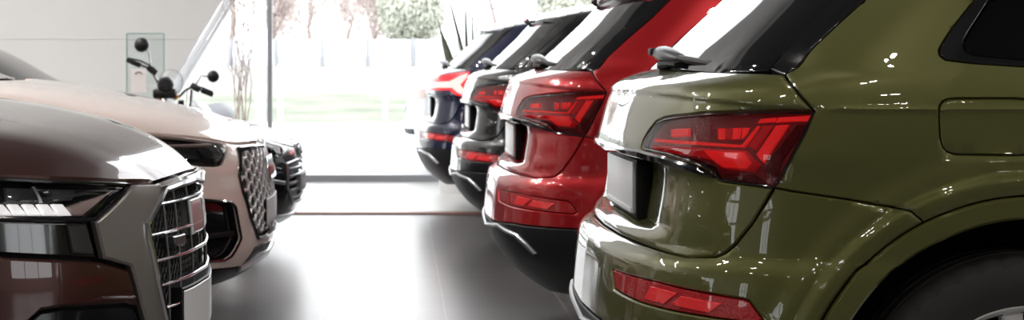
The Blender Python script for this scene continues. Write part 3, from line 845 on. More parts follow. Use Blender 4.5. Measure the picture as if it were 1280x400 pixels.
# ------------------------------------------------------------------ the front-facing cars
BIG_ROWS = [(.24, .22, .92, .6), (.12, .27, .95, .65), (.05, .33, .975, .7), (.01, .42, .985, .72), (.0, .50, .99, .75), (.0, .65, .995, .78), (.010, .78, .995, .78), (.020, .86, .995, .78), (.026, .880, .99, .78),
            (.036, .894, .985, .76), (.075, .920, .98, .72), (.127, .926, .975, .68), (.267, .962, .955, .64), (.427, 1.004, .94, .60), (.507, 1.019, .93, .58), (.9, 1.066, .92, .5), (1.2, 1.112, .90, .45), (1.34, 1.22, .88, .42),
            (1.75, 1.48, .78, .42), (2.1, 1.62, .64, .4), (2.3, 1.655, .48, .36), (2.42, 1.675, .26, .28), (2.50, 1.68, .03, .05)]
LOW_ROWS = [(.26, .20, .86, .6), (.10, .235, .90, .62), (.03, .29, .93, .65), (.0, .40, .945, .68), (.0, .54, .95, .70), (.015, .62, .95, .70), (.05, .68, .95, .70), (.10, .715, .948, .70),
             (.20, .755, .945, .68), (.42, .810, .94, .62), (.80, .88, .92, .55), (1.15, .93, .90, .5), (1.34, .96, .88, .48), (1.557, 1.065, .86, .45), (1.85, 1.228, .80, .42), (2.1, 1.325, .70, .40), (2.3, 1.365, .50, .34), (2.45, 1.378, .25, .3), (2.52, 1.38, .03, .05)]
BIG_BASE = [(0, 0), (.2, .022), (.4, .085), (.55, .155), (.7, .26), (.8, .37), (.9, .56), (1, 1)]
FWB = .93
def big_disp(P, q, s):
    on = smooth01((np.abs(P[..., 1]) - .70) / .15)
    r = np.hypot(P[..., 0] - FWB, P[..., 2] - .38)
    ridge = 0.
    return on * .02 * smooth01((.62 - r) / .07) + ridge
LOW = Loft(LOW_ROWS, FRONT_BASE, disp=front_disp)
CREASE = []
BIG = Loft(BIG_ROWS, BIG_BASE, wref=.98, Dref=.75, disp=big_disp)

def mk_local(e, pts3): o3 = np.array(e.o); return [tuple(np.array(p) - o3) for p in pts3]

def front_shell(e, wheelx, R, xm, belt):
    L = e.L
    qm = lambda h: L.side(xm, h)
    right = [(0, L.s_of_h(.225))] + list(reversed(circle_q(L, wheelx, R, AR + .012, -18.5, 198.5, 36))) + [qm(.235), qm(.6), qm(belt - .02), L.side(xm - .6, belt - .02), (.6, L.s_of_h(belt)), (0, L.s_of_h(belt))]
    panel(e, 'inner_shell', mirror_loop(right), 'dark_liner', off=-.045, thick=0, rnd=0, d=.05)
    for sg in (1, -1):
        V, Fc = [], []; n = 20
        for i in range(n + 1):
            a = math.radians(-20 + 220 * i / n)
            for y in (.93, .45): V.append(tuple(e.world((wheelx + (AR + .012) * math.cos(a), sg * y, R + (AR + .012) * math.sin(a)))[0]))
        for i in range(n): Fc.append((2 * i, 2 * i + 1, 2 * i + 3, 2 * i + 2))
        link_mesh('wheel_well', V, Fc, 'dark_liner', e.root, True, .5, e.o)

def cabin(e, paintm, xm, belt, roof_h):
    """windscreen, pillars, front side windows and the front of the roof."""
    L = e.L; sB = L.s_of_h
    ws = [(0, sB(belt + .01)), (.66, sB(belt + .01)), (.74, sB(belt + .2)), (.66, sB(roof_h - .08)), (0, sB(roof_h - .07))]
    panel(e, 'windscreen', mirror_loop(ws), 'privacy_glass', d=.05, off=-.003)
    pil = [(.66, sB(belt + .01)), (.80, sB(belt + .01)), (.86, sB(belt + .2)), (.80, sB(roof_h - .08)), (.66, sB(roof_h - .08)), (.74, sB(belt + .2))]
    sw = [L.side(1.75, belt + .02), L.side(xm, belt + .02), L.side(xm, roof_h - .12), L.side(2.15, roof_h - .13), L.side(1.95, belt + .22)]
    for fl in (False, True):
        panel(e, 'pillar', pil, paintm, d=.04, gap=.002, flip_q=fl)
        panel(e, 'front_side_window', sw, 'side_glass', d=.05, flip_q=fl)
    rp = [(0, sB(roof_h - .065)), (.66, sB(roof_h - .075)), (.80, sB(roof_h - .075)), L.side(xm, roof_h - .11), L.side(xm, roof_h - .04), (L.A, L.smax - .03), (0, L.smax - .03)]
    panel(e, 'front_roof', mirror_loop(rp), paintm, d=.05)

def rear_plain(e, paintm):
    L = e.L; xm = CARL / 2; root = e.root
    qm = lambda h: L.side(xm, h)
    right = [(0, L.s_of_h(.225))] + list(reversed(circle_q(L, WX, WH, AR, -18.5, 198.5, 36))) + [qm(.235), qm(.6), qm(1.09), L.side(1.4, 1.09), (.95, L.s_of_h(1.12)), (0, L.s_of_h(1.12))]
    panel(e, 'rear_body', mirror_loop(right), paintm, d=.06, thick=.02)
    gl = [(0, L.s_of_h(1.125)), (.75, L.s_of_h(1.125)), (.70, L.s_of_h(1.42)), (0, L.s_of_h(1.42))]
    panel(e, 'rear_window', mirror_loop(gl), 'privacy_glass', d=.06)
    sw = [L.side(1.35, 1.10), qm(1.10), qm(1.52), L.side(1.5, 1.5), (.76, L.s_of_h(1.45)), (.85, L.s_of_h(1.14))]
    for fl in (False, True): panel(e, 'rear_side_window', sw, 'side_glass', d=.06, flip_q=fl)
    rp = [(0, L.s_of_h(1.425)), (.70, L.s_of_h(1.425)), (L.A, L.s_of_h(1.52)), qm(1.53), qm(1.59), (L.A, L.smax - .03), (0, L.smax - .03)]
    panel(e, 'rear_roof', mirror_loop(rp), paintm, d=.06)
    for sg in (1, -1):
        p = e.world((WX, sg * .815, WH))[0]; wheel(root, p[0], p[1], WH, WH, -sg, e.o)

# --- the brown car, lower left
def brown_car():
    X0, Yc, LEN = -.482, 4.30, 4.95
    o = (X0 - LEN / 2, Yc, 0)
    root = empty('car', o, 'dark brown car at lower left with grey grille frame and slim striped headlamp', 'car', 'cars parked with their noses to the aisle')
    e = End(BIG, X0, Yc, -1, root, o); L = BIG
    px = e.pxs; s = L.s_of_h; C = lambda h: (0, s(h))
    xm = LEN / 2; Rw = .38
    front_shell(e, FWB, Rw, xm, 1.11)
    hood_edge = px([(246, 207.5), (231, 212), (211, 219.5), (192, 226.5), (165, 225), (120, 222), (60, 220), (0, 218.5), (-80, 216), (-200, 214)])
    # bonnet: raised centre between two creases, flanks falling to the shut line
    E3 = e.at(np.array([q_ for q_, _ in hood_edge[3:]]), np.array([s_ for _, s_ in hood_edge[3:]]))
    ex = list(-E3[:, 0]) + [1.45, 1.75]; ey = list(Yc - E3[:, 1]) + [.86, .88]; eh = list(E3[:, 2]) + [1.02, 1.05]
    order = np.argsort(ex); ex, ey, eh = [np.array(v)[order] for v in (ex, ey, eh)]
    kx = [.573, .614, .689, .756, .828, .90, 1.0, 1.3, 1.75]; kh = [.877, .916, .958, .985, 1.007, 1.023, 1.042, 1.078, 1.098]; ky = [.31, .36, .40, .42, .425, .425, .43, .46, .52]
    V, Fc = [], []; NT, NF, NC = 70, 10, 14
    for i in range(NT + 1):
        tt = 1.15 * (i / NT)**1.4
        X = .573 + tt; K = np.array([-X, float(np.interp(X, kx, ky)), float(pchip(kx, kh, np.array([X]))[0])])
        Eo = np.array([-X, float(np.interp(X, ex, ey)), float(np.interp(X, ex, eh))])
        w_ = min(1, tt / .03)
        Eo = K * (1 - w_) + Eo * w_ if i == 0 else np.array([-X, K[1] + (Eo[1] - K[1]) * min(1, .25 + tt / .05 * .75), Eo[2] * 1.0])
        Cc = np.array([-(.508 + tt * 1.0), 0, .889 if i == 0 else float(pchip(kx, kh, np.array([X]))[0]) + .002 + .004 * min(1, tt / .2)])
        half = []
        for j in range(NF):
            v = j / NF; P = Eo + (K - Eo) * v; P[2] += .17 * abs(K[2] - Eo[2]) * math.sin(PI * v); half.append(P)
        for j in range(NC + 1):
            w = j / NC; half.append(np.array([K[0] + (Cc[0] - K[0]) * w**.8, K[1] * (1 - w), K[2] + (Cc[2] - K[2]) * math.sin(PI / 2 * w)]))
        row = half + [np.array([p_[0], -p_[1], p_[2]]) for p_ in reversed(half[:-1])]
        row = [row[0] - np.array([0, 0, .012])] + row + [row[-1] - np.array([0, 0, .012])]
        for p_ in row: V.append((p_[0], Yc - p_[1], p_[2]))
    m_ = len(row)
    for i in range(NT):
        for j in range(m_ - 1): Fc.append((i * m_ + j, i * m_ + j + 1, (i + 1) * m_ + j + 1, (i + 1) * m_ + j))
    k = len(V); V += [(v[0] - .012, v[1], v[2] - .014) for v in V[:m_]]
    for j in range(m_ - 1): Fc.append((j, k + j, k + j + 1, j + 1))
    link_mesh('hood', V, Fc, 'brown_paint', root, True, .55, o)
    # grille frame (mask)
    g_top = px([(203.5, 237.5), (222, 231), (240, 225), (252, 222)])
    g_left = px([(181.5, 281), (184, 300), (195, 350), (207, 402), (216, 440)])
    bot = [(g_left[-1][0] * .82, s(.375)), (0, s(.365))]
    oct_half = [(0, g_top[-1][1])] + list(reversed(g_top[:-1])) + g_left + bot
    oct_full = mirror_loop(oct_half)
    mo = px([(250, 210), (232, 215), (212, 222.5), (193, 229.5), (166, 230), (118, 277), (129, 324), (163, 333.5), (177, 386), (192, 440)])
    mask = [(0, mo[0][1])] + mo + [(mo[-1][0] * .95, s(.345)), (0, s(.335))]
    panel(e, 'grille_frame', mirror_loop(mask), 'mask_grey', holes=[oct_full], d=.016, gap=.002, off=.004, rnd=.005, label='satin grey frame round the grille')
    gr = panel(e, 'grille', oct_full, 'mesh_black', d=.02, off=-.035, thick=0, rnd=0)
    # fine mesh behind the bars
    wires = []
    qmax = max(a for a, b in oct_full); slo, shi = min(b for a, b in oct_full), max(b for a, b in oct_full)
    for k in range(-70, 70):
        for dr in (1, -1):
            pts = np.array([(k * .022 + dr * (t - (slo + shi) / 2) * .7, t) for t in np.arange(slo, shi, .012)])
            ok = in_poly(pts, oct_full)
            run = []
            for p, f in zip(pts, ok):
                if f: run.append(tuple(p))
                else:
                    if len(run) > 1: wires.append(run)
                    run = []
            if len(run) > 1: wires.append(run)
    tubes('mesh', [mk_local(e, e.at(np.array(w)[:, 0], np.array(w)[:, 1], -.028)) for w in wires], .0022, 'mesh_black', gr, 4)
    # bars: near half traced, the far half is its mirror image
    clip = inset(oct_full, .004)
    for x_, y_ in ((212, 297), (226, 292), (241, 280)):
        qv = px([(x_, y_)])[0][0]
        pts = [(qv, v) for v in np.linspace(slo, shi, 60)]; ok = in_poly(np.array(pts), clip); pts = [p for p, f in zip(pts, ok) if f]
        for sgn in (1, -1): tubes('grille_bar', [mk_local(e, line3(e, [(sgn * a, c) for a, c in pts], -.008, .03))], .0034, 'grille_bar', gr, 8)
    for h_ in (.826, .760, .700, .642, .588, .535, .48, .43):
        pts = [(v, s(h_)) for v in np.linspace(-qmax, qmax, 120)]; ok = in_poly(np.array(pts), clip); pts = [p for p, f in zip(pts, ok) if f]
        tubes('grille_bar', [mk_local(e, line3(e, pts, -.004, .03))], .0042, 'chrome', gr, 8)
    tubes('chrome_frame', [mk_local(e, line3(e, oct_full, .004, .02, True))], .0085, 'chrome', gr, 8)
    # camera box on the second bar
    cb = px([(212, 296), (227, 292), (229, 303), (224, 308), (216, 307)])
    panel(e, 'sensor_box', cb, 'grille_bar', d=.01, off=.010, thick=.04, rnd=.003, parent=gr)
    # smooth emblem plate in the middle and the blank plate under it
    em = px([(236.5, 246), (243, 243.5), (250, 290), (246, 293)])
    ql = .14; se = (s(.735), s(.822))
    panel(e, 'emblem_plate', [(ql, se[0]), (ql, se[1]), (-ql, se[1]), (-ql, se[0])], 'emblem_grey', d=.02, off=.0, thick=.03, rnd=.006, parent=gr)
    pl = [(.26, s(.50)), (.26, s(.615)), (-.26, s(.615)), (-.26, s(.50))]
    hold = panel(e, 'plate_holder', inset(pl, -.008), 'black_plastic', d=.03, off=.004, thick=.035, rnd=.003)
    panel(e, 'number_plate', pl, 'plate_white', d=.03, off=.006, thick=.008, rnd=.002)
    # headlamp
    lo = px([(-130, 220), (0, 224), (60, 227), (163, 231), (117, 274.5), (0, 273), (-130, 270)])
    lz = px([(-120, 224), (0, 228), (60, 231), (155, 234), (114, 270), (0, 269), (-120, 266)])
    dr_band = [[(x0, 254), (x0 + 12, 254.5), (x0 + 24, 269), (x0 + 9, 269)] for x0 in range(-100, 84, 19)]
    for fl in (False, True):
        lp = panel(e, 'headlamp', lo, 'gloss_black', d=.02, off=-.030, thick=.004, rnd=0, gap=.002, flip_q=fl)
        panel(e, 'lamp_reflector', px([(92, 258), (150, 235), (112, 269), (100, 269)]), 'headlamp_pale', d=.012, off=-.018, thick=.01, parent=lp, flip_q=fl)
        panel(e, 'lamp_module', px([(66, 233), (100, 234), (96, 248), (72, 249)]), 'headlamp_dark', d=.012, off=-.012, thick=.015, parent=lp, flip_q=fl)
        panel(e, 'lamp_module', px([(8, 231), (44, 232), (52, 250), (10, 250)]), 'headlamp_dark', d=.012, off=-.012, thick=.015, parent=lp, flip_q=fl)
        panel(e, 'lamp_divider', px([(44, 230), (47, 230), (58, 252), (55, 252)]), 'silver', d=.012, off=-.009, thick=.006, parent=lp, flip_q=fl)
        for b in dr_band: panel(e, 'light_strip', px(b), 'drl', d=.012, off=-.010, thick=.01, rnd=.002, parent=lp, flip_q=fl)
        panel(e, 'lens', lz, 'clear_lens', d=.02, off=.0, thick=0, rnd=.003, parent=lp, flip_q=fl)
        tubes('lamp_rim', [mk_local(e, line3(e, [((-1 if fl else 1) * a, b) for a, b in lo], .0, .02, True))], .0045, 'gloss_black', lp, 6)
    # side intake panel, bumper, lower intake
    si = px([(-150, 273), (0, 276), (115, 278), (127, 324), (92, 321.5), (0, 317.5), (-150, 312)])
    for fl in (False, True):
        a = panel(e, 'side_intake', si, 'gloss_black', d=.02, off=-.012, gap=.002, flip_q=fl)
        panel(e, 'intake_slot', px([(86, 281), (111, 281), (122, 319), (94, 317)]), 'mesh_black', d=.012, off=-.006, thick=.006, parent=a, flip_q=fl)
    bp = px([(-150, 315), (0, 320.5), (92, 324.5), (127, 327), (161.5, 336), (175.5, 386), (160, 380), (80, 384.5), (52, 389), (38, 402), (10, 440), (-150, 440)])
    for fl in (False, True): panel(e, 'bumper', bp, 'brown_paint', d=.018, gap=.002, rnd=.006, flip_q=fl)
    li = px([(175, 388), (160, 382), (80, 386.5), (54, 391), (40, 404), (14, 440), (190, 440)])
    for fl in (False, True):
        panel(e, 'lower_intake', li, 'gloss_black', d=.02, off=-.01, gap=.002, flip_q=fl)
        low = px([(-150, 442), (190, 442)]) + [(mo[-1][0] * .95, s(.34)), (0, s(.333)), (0, s(.24)), (.8, s(.24))]
    chin = [(0, s(.333)), (mo[-1][0] * .95, s(.345))] + px([(190, 444), (-150, 444)]) + [(px([(-150, 444)])[0][0], s(.24)), (0, s(.24))]
    panel(e, 'chin', mirror_loop(chin), 'black_plastic', d=.03, gap=.002)
    q0, qx = px([(-150, 313)])[0]
    # front wing
    wing = px([(-152, 440), (-152, 316), (-152, 272), (-132, 219), (-210, 217)]) + [L.side(1.1, .995), L.side(1.45, 1.065), L.side(xm, 1.07), L.side(xm, .30), L.side(FWB + AR + .06, .28)] + circle_q(L, FWB, Rw, AR, -8, 176, 30)
    for fl in (False, True):
        panel(e, 'front_wing', wing, 'brown_paint', d=.04, gap=.002, flip_q=fl)
        p = e.world((FWB, (-1 if fl else 1) * .86, Rw))[0]; wheel(root, p[0], p[1], Rw, Rw, 1 if fl else -1, o)
    cabin(e, 'brown_paint', xm, 1.10, 1.68)
    rear_plain(End(REAR, X0 - LEN, Yc, 1, root, o), 'brown_paint')
    return root
brown_car()

# --- the two cars behind it
FP = {}
def blush_like(name, label, X0, Yc, paintm, style, d=.02):
    o = (X0 - CARL / 2, Yc, 0)
    root = empty(name, o, label, 'car', 'cars parked with their noses to the aisle')
    e = End(FRONT, X0, Yc, -1, root, o); L = FRONT; s = L.s_of_h
    xm = CARL / 2
    if not FP:
        t = End(FRONT, -.552, 7.50, -1, None, (0, 0, 0)); px = t.pxs
        FP['hood_edge'] = px([(331, 176), (318, 177), (297, 179.5), (285, 178.5), (262, 174), (230, 170), (186, 166.5), (150, 165)])
        FP['lamp'] = round_poly(px([(120, 168), (186, 169), (232, 172.5), (277, 178), (283.5, 182), (282.5, 196), (278, 206), (270, 208), (235, 207), (150, 200), (120, 194)]), .012)
        FP['g_top'] = px([(297.5, 186), (312, 184), (328, 183)])
        FP['g_left'] = px([(298.5, 220), (303, 240), (312, 270), (321.5, 297)])
        FP['fog'] = round_poly(px([(205, 246), (252, 250), (288, 252.5), (295, 258), (302.5, 298), (290, 321), (282, 326), (262, 327), (215, 322)]), .01)
        FP['split'] = px([(318, 311), (327, 306), (338, 303)]); FP['splitb'] = px([(300, 334), (318, 326), (336, 318)])
    gh = [(0, FP['g_top'][-1][1])] + list(reversed(FP['g_top'])) + FP['g_left'] + [(FP['g_left'][-1][0] * .97, FP['g_left'][-1][1] - .004), (0, FP['g_left'][-1][1] - .006)]
    gfull = mirror_loop(gh)
    front_shell(e, FW, WH, xm, 1.085)
    he = FP['hood_edge']
    hood = [(0, he[0][1])] + he + [L.side(.95, .975), L.side(1.35, 1.045), (.78, s(1.085)), (0, s(1.085))]
    panel(e, 'hood', mirror_loop(hood), paintm, d=d * 1.3, gap=.003, rnd=.006)
    # bumper skin with openings
    lamp = FP['lamp']; fog = FP['fog']
    qe = L.A + .02
    sp = FP['split']
    skin = [(0, he[0][1] - .002)] + [(a, b - .002) for a, b in he] + [L.side(.95, .973), L.side(1.35, 1.043), L.side(xm, 1.07), L.side(xm, .30), L.side(FW + AR + .06, .28)] + circle_q(L, FW, WH, AR, -8, 180, 30) + [(L.A - .12, s(.36)), FP['splitb'][0], (sp[0][0], sp[0][1]), (sp[1][0], sp[1][1]), (sp[2][0], sp[2][1]), (0, sp[2][1])]
    neg = lambda P: [(-a, b) for a, b in P]
    panel(e, 'front_bumper', mirror_loop(skin), paintm, holes=[gfull, lamp, neg(lamp), fog, neg(fog)], d=d, gap=.002, rnd=.005)
    chin = [(0, sp[2][1]), sp[2], sp[1], sp[0], FP['splitb'][0], (L.A - .12, s(.355)), (L.A - .14, s(.24)), (0, s(.24))]
    panel(e, 'chin', mirror_loop(chin), 'black_plastic', d=.03, gap=.002, off=-.004)
    bl = [(0, sp[2][1] - .03), (sp[2][0], sp[2][1] - .03), (sp[1][0], sp[1][1] - .035), (FP['splitb'][0][0], FP['splitb'][0][1] + .004), (FP['splitb'][0][0], FP['splitb'][0][1] - .02), (FP['splitb'][1][0], FP['splitb'][1][1] - .012), (0, FP['splitb'][2][1] - .012)]
    panel(e, 'splitter', mirror_loop(bl), 'silver', d=.02, off=.010, thick=.03, rnd=.004)
    gr = panel(e, 'grille', gfull, 'mesh_black', d=.03, off=-.035, thick=0, rnd=0)
    slo, shi = min(b for a, b in gfull), max(b for a, b in gfull); qm_ = max(a for a, b in gfull)
    inn = inset(gfull, .006)
    if style == 'honeycomb':
        R = .030; lines = []
        for i in range(-14, 15):
            for j in range(0, 16):
                cq = i * R * 1.5 * 1.25; cs = slo + (j + (.5 if i % 2 else 0)) * R * 1.732
                hx = [(cq + R * 1.25 * math.cos(math.radians(60 * k)), cs + R * math.sin(math.radians(60 * k))) for k in range(6)]
                for a_, b_ in ((0, 1), (1, 2), (2, 3)):
                    A_, B_ = hx[a_], hx[b_]
                    if in_poly(np.array([A_, B_]), inn).all(): lines.append([A_, B_])
        tubes('honeycomb', [mk_local(e, line3(e, l, -.008, .03)) for l in lines], .0075, 'silver_bright', gr, 6)
    else:
        for k in range(-7, 8):
            q = k * qm_ / 7.6
            pts = [(q, t) for t in np.linspace(slo, shi, 30)]; ok = in_poly(np.array(pts), inn)
            pts = [p for p, f in zip(pts, ok) if f]
            if len(pts) > 2: tubes('grille_bar', [mk_local(e, line3(e, pts, -.006, .03))], .0085, 'grille_bar', gr, 6)
        for j in range(1, 5):
            t = slo + (shi - slo) * j / 5
            pts = [(q, t) for q in np.linspace(-qm_, qm_, 40)]; ok = in_poly(np.array(pts), inn); pts = [p for p, f in zip(pts, ok) if f]
            tubes('grille_bar', [mk_local(e, line3(e, pts, .000, .03))], .008, 'grille_bar', gr, 6)
    tubes('grille_rim', [mk_local(e, line3(e, gfull, .002, .03, True))], .008, 'gloss_black' if style == 'honeycomb' else 'silver', gr, 6)
    em = [(.15, s(.66)), (.15, s(.755)), (-.15, s(.755)), (-.15, s(.66))]
    tubes('ring_emblem', [mk_local(e, [tuple(e.at(cx_ + .045 * math.cos(t), s(.705) + .045 * math.sin(t), .012)[0]) for t in np.linspace(0, 2 * PI, 25)]) for cx_ in (-.105, -.035, .035, .105)], .006, 'chrome', gr, 6)
    pl = [(.26, s(.475)), (.26, s(.585)), (-.26, s(.585)), (-.26, s(.475))]
    panel(e, 'plate_holder', inset(pl, -.005), 'black_plastic', d=.04, off=.002, thick=.04, rnd=.003)
    panel(e, 'number_plate', pl, 'plate_white', d=.04, off=.006, thick=.008, rnd=.002)
    for fl in (False, True):
        lp = panel(e, 'headlamp', lamp, 'gloss_black', d=.025, off=-.028, thick=.004, rnd=0, flip_q=fl)
        lo = np.array(lamp); q0, q1 = lo[:, 0].min(), lo[:, 0].max(); s0, s1 = lo[:, 1].min(), lo[:, 1].max()
        def quad(a, b, c, d_): return [(q0 + (q1 - q0) * a, s0 + (s1 - s0) * c), (q0 + (q1 - q0) * b, s0 + (s1 - s0) * c), (q0 + (q1 - q0) * b, s0 + (s1 - s0) * d_), (q0 + (q1 - q0) * a, s0 + (s1 - s0) * d_)]
        panel(e, 'light_strip', quad(.10, .62, .60, .66), 'headlamp_pale', d=.02, off=-.012, thick=.01, parent=lp, flip_q=fl)
        for a in (.12, .34, .56): panel(e, 'lamp_module', round_poly(quad(a, a + .18, .2, .52), .02), 'headlamp_dark', d=.02, off=-.01, thick=.012, parent=lp, flip_q=fl)
        panel(e, 'lens', inset(lamp, .003), 'clear_lens', d=.025, off=0, thick=0, rnd=.004, parent=lp, flip_q=fl)
        fg = panel(e, 'fog_intake', fog, 'gloss_black', d=.02, off=-.035, thick=.005, rnd=0, flip_q=fl)
        fa = np.array(fog); fq0, fq1 = fa[:, 0].min(), fa[:, 0].max(); fs0, fs1 = fa[:, 1].min(), fa[:, 1].max()
        fan = [(fq0 + .03, fs0 + (fs1 - fs0) * .35), (fq1 - .03, fs0 + (fs1 - fs0) * .35), (fq1 - .03, fs0 + (fs1 - fs0) * .42), (fq0 + .03, fs0 + (fs1 - fs0) * .42)]
        panel(e, 'intake_blade', fan, 'black_plastic', d=.02, off=-.012, thick=.02, parent=fg, flip_q=fl)
        tubes('intake_rim', [mk_local(e, line3(e, neg(fog) if fl else fog, -.002, .03, True))], .006, 'gloss_black', fg, 6)
        p = e.world((FW, (-1 if fl else 1) * .815, WH))[0]; wheel(root, p[0], p[1], WH, WH, 1 if fl else -1, o)
    cabin(e, paintm, xm, 1.085, 1.612)
    rear_plain(End(REAR, X0 - CARL, Yc, 1, root, o), paintm)
    # wipers at the foot of the windscreen
    tubes('windscreen_wiper', [mk_local(e, line3(e, [(.5, s(1.10)), (-.1, s(1.12))], .015, .05))], .008, 'black_plastic', root, 6)
    return root
blush_like('car', 'pale blush pink car with honeycomb grille behind the brown car', -.552, 7.50, 'blush_paint', 'honeycomb')

def low_coupe(X0, Yc):
    LEN = 4.95; o = (X0 - LEN / 2, Yc, 0)
    root = empty('car', o, 'low black car with slatted grille, farthest car of the nose row beside the window', 'car', 'cars parked with their noses to the aisle')
    e = End(LOW, X0, Yc, -1, root, o); L = LOW; s = L.s_of_h; px = e.pxs; xm = LEN / 2
    neg = lambda P: [(-a, b) for a, b in P]
    front_shell(e, FW, WH, xm, .95)
    edge = [(0, s(.700))] + px([(366, 184), (352, 180), (340, 176), (326, 171), (310, 166), (296, 164)])
    edge[-1] = (edge[-1][0], edge[-1][1])
    hood = edge + [L.side(1.2, .80), L.side(1.55, .90), (.80, s(.955)), (0, s(.955))]
    panel(e, 'hood', mirror_loop(hood), 'black_paint', d=.03, gap=.003, rnd=.006)
    lamp = round_poly(px([(352, 184), (340, 180.5), (326, 175.5), (312, 170.5), (300, 168), (304, 176), (320, 186), (340, 193), (352, 194)]), .01)
    gr = [(0, s(.585))] + px([(368, 201), (358, 205)]) + px([(359, 235), (364, 252)]) + [(0, s(.33))]
    gfull = mirror_loop(gr)
    qn = [(a, b - .003) for a, b in edge]
    skin = qn + [L.side(1.2, .797), L.side(1.55, .897), L.side(xm, .93), L.side(xm, .30), L.side(FW + AR + .06, .28)] + circle_q(L, FW, WH, AR, -8, 186, 30) + [(L.A - .1, s(.285)), (0, s(.285))]
    panel(e, 'front_bumper', mirror_loop(skin), 'black_paint', holes=[lamp, neg(lamp), gfull], d=.03, gap=.002)
    chin = [(0, s(.282)), (L.A - .1, s(.282)), (L.A - .12, s(.22)), (0, s(.22))]
    panel(e, 'splitter', mirror_loop(chin), 'silver', d=.04, off=.02, thick=.04)
    g = panel(e, 'grille', gfull, 'mesh_black', d=.03, off=-.03, thick=0, rnd=0)
    slo, shi = s(.33), s(.585); inn = inset(gfull, .004); qmx = max(a for a, b in gfull)
    for j in range(1, 6):
        t_ = slo + (shi - slo) * j / 6
        pts = [(q, t_) for q in np.linspace(-qmx, qmx, 50)]; ok = in_poly(np.array(pts), inn); pts = [p for p, f in zip(pts, ok) if f]
        if len(pts) > 2: tubes('grille_bar', [mk_local(e, line3(e, pts, .0, .03))], .010, 'grille_bar', g, 6)
    tubes('grille_rim', [mk_local(e, line3(e, gfull, .003, .03, True))], .009, 'silver', g, 6)
    tubes('ring_emblem', [mk_local(e, [tuple(e.at(cx_ + .042 * math.cos(t), s(.635) + .042 * math.sin(t), .012)[0]) for t in np.linspace(0, 2 * PI, 25)]) for cx_ in (-.098, -.033, .033, .098)], .006, 'chrome', g, 6)
    panel(e, 'number_plate', [(.26, s(.40)), (.26, s(.50)), (-.26, s(.50)), (-.26, s(.40))], 'plate_grey', d=.04, off=.02, thick=.03, rnd=.002)
    for fl in (False, True):
        lp = panel(e, 'headlamp', lamp, 'gloss_black', d=.025, off=-.02, thick=.004, rnd=0, flip_q=fl)
        lo = np.array(lamp); c = lo.mean(0)
        panel(e, 'light_strip', [tuple(c + (p - c) * np.array([.7, .35])) for p in lo], 'headlamp_pale', d=.02, off=-.01, thick=.008, parent=lp, flip_q=fl)
        panel(e, 'lens', inset(lamp, .003), 'clear_lens', d=.025, off=0, thick=0, rnd=.004, parent=lp, flip_q=fl)
        fog = px([(338, 208), (354, 211), (356, 240), (338, 246)])
        panel(e, 'side_intake', fog, 'gloss_black', d=.03, off=.002, thick=.01, flip_q=fl)
        panel(e, 'intake_blade', px([(338, 224), (355, 227), (355, 231), (338, 229)]), 'silver', d=.03, off=.014, thick=.012, flip_q=fl)
        p = e.world((FW, (-1 if fl else 1) * .815, WH))[0]; wheel(root, p[0], p[1], WH, WH, 1 if fl else -1, o)
    cabin(e, 'black_paint', xm, .965, 1.38)
    rear_plain(End(REAR, X0 - LEN, Yc, 1, root, o), 'black_paint')
low_coupe(-.60, 10.55)

white_sedan(*SEDAN_DEFERRED)

# ------------------------------------------------------------------ the room
def struct(o): o['kind'] = 'structure'; return o
def slab(name, x0, x1, y0, y1, z0, z1, mat): return struct(box(name, ((x0 + x1) / 2, (y0 + y1) / 2, (z0 + z1) / 2), (x1 - x0, y1 - y0, z1 - z0), mat))
XL, XR, YB, YW, ZC, ZA = -9.5, 10.0, -9.0, 17.2, 5.2, 7.8
SY = 13.30
slab('floor', XL, XR, YB, SY, -.1, 0, 'floor')
slab('floor_window_side', XL, XR, SY + .14, YW + .1, -.1, 0, 'floor_pale')
slab('trim_1', XL, XR, SY, SY + .14, -.1, .014, 'strip_brown')
slab('ceiling', XL, XR, 10.5, YW, ZA, ZA + .15, 'ceiling')
slab('trim_9', XL, XR, 10.45, 10.5, ZC, ZA, 'ceiling')  # unseen bulkhead at the ceiling step, placed to shape the reflections
slab('ceiling_front', XL, XR, YB, 10.5, ZC, ZC + .15, 'ceiling_dark')  # unseen ceiling, made dark up to the step to darken bonnet and glass reflections
slab('wall_back', XL, XR, YB - .15, YB, 0, ZC, 'wall_dark')
# side walls with low windows in them
WT = 3.0; wn = 2
def wall_with_windows(name, x, sg, wins):
    global wn
    edges = [YB] + [v for w in wins for v in w] + [YW]
    bm = bmesh.new()
    for a, b in zip(edges[::2], edges[1::2]): box_bm(bm, (x + sg * .075, (a + b) / 2, ZA / 2), (.15, b - a, ZA))
    for a, b in wins:
        box_bm(bm, (x + sg * .075, (a + b) / 2, .2), (.15, b - a, .4)); box_bm(bm, (x + sg * .075, (a + b) / 2, (WT + ZA) / 2), (.15, b - a, ZA - WT))
    struct(from_bm(name, bm, 'wall_mid', None, False))
    for a, b in wins:
        f = bmesh.new()
        for y in (a + .03, a + (b - a) / 3, a + 2 * (b - a) / 3, b - .03): box_bm(f, (x + sg * .06, y, (WT + .4) / 2), (.06, .06, WT - .4))
        for z in (.43, 1.7, WT - .03): box_bm(f, (x + sg * .06, (a + b) / 2, z), (.06, b - a, .06))
        w = struct(from_bm('window_%d' % wn, f, 'frame_white', None, False)); wn += 1
        pn = slab('pane', x + sg * .06 - .005, x + sg * .06 + .005, a, b, .4, WT, 'window_glass'); pn.parent = w
wall_with_windows('wall_left', XL, -1, [(-6.5, -4.5), (.5, 2.6), (8.0, 12.5)])
wall_with_windows('wall_right', XR, 1, [(-.9, 3.5)])

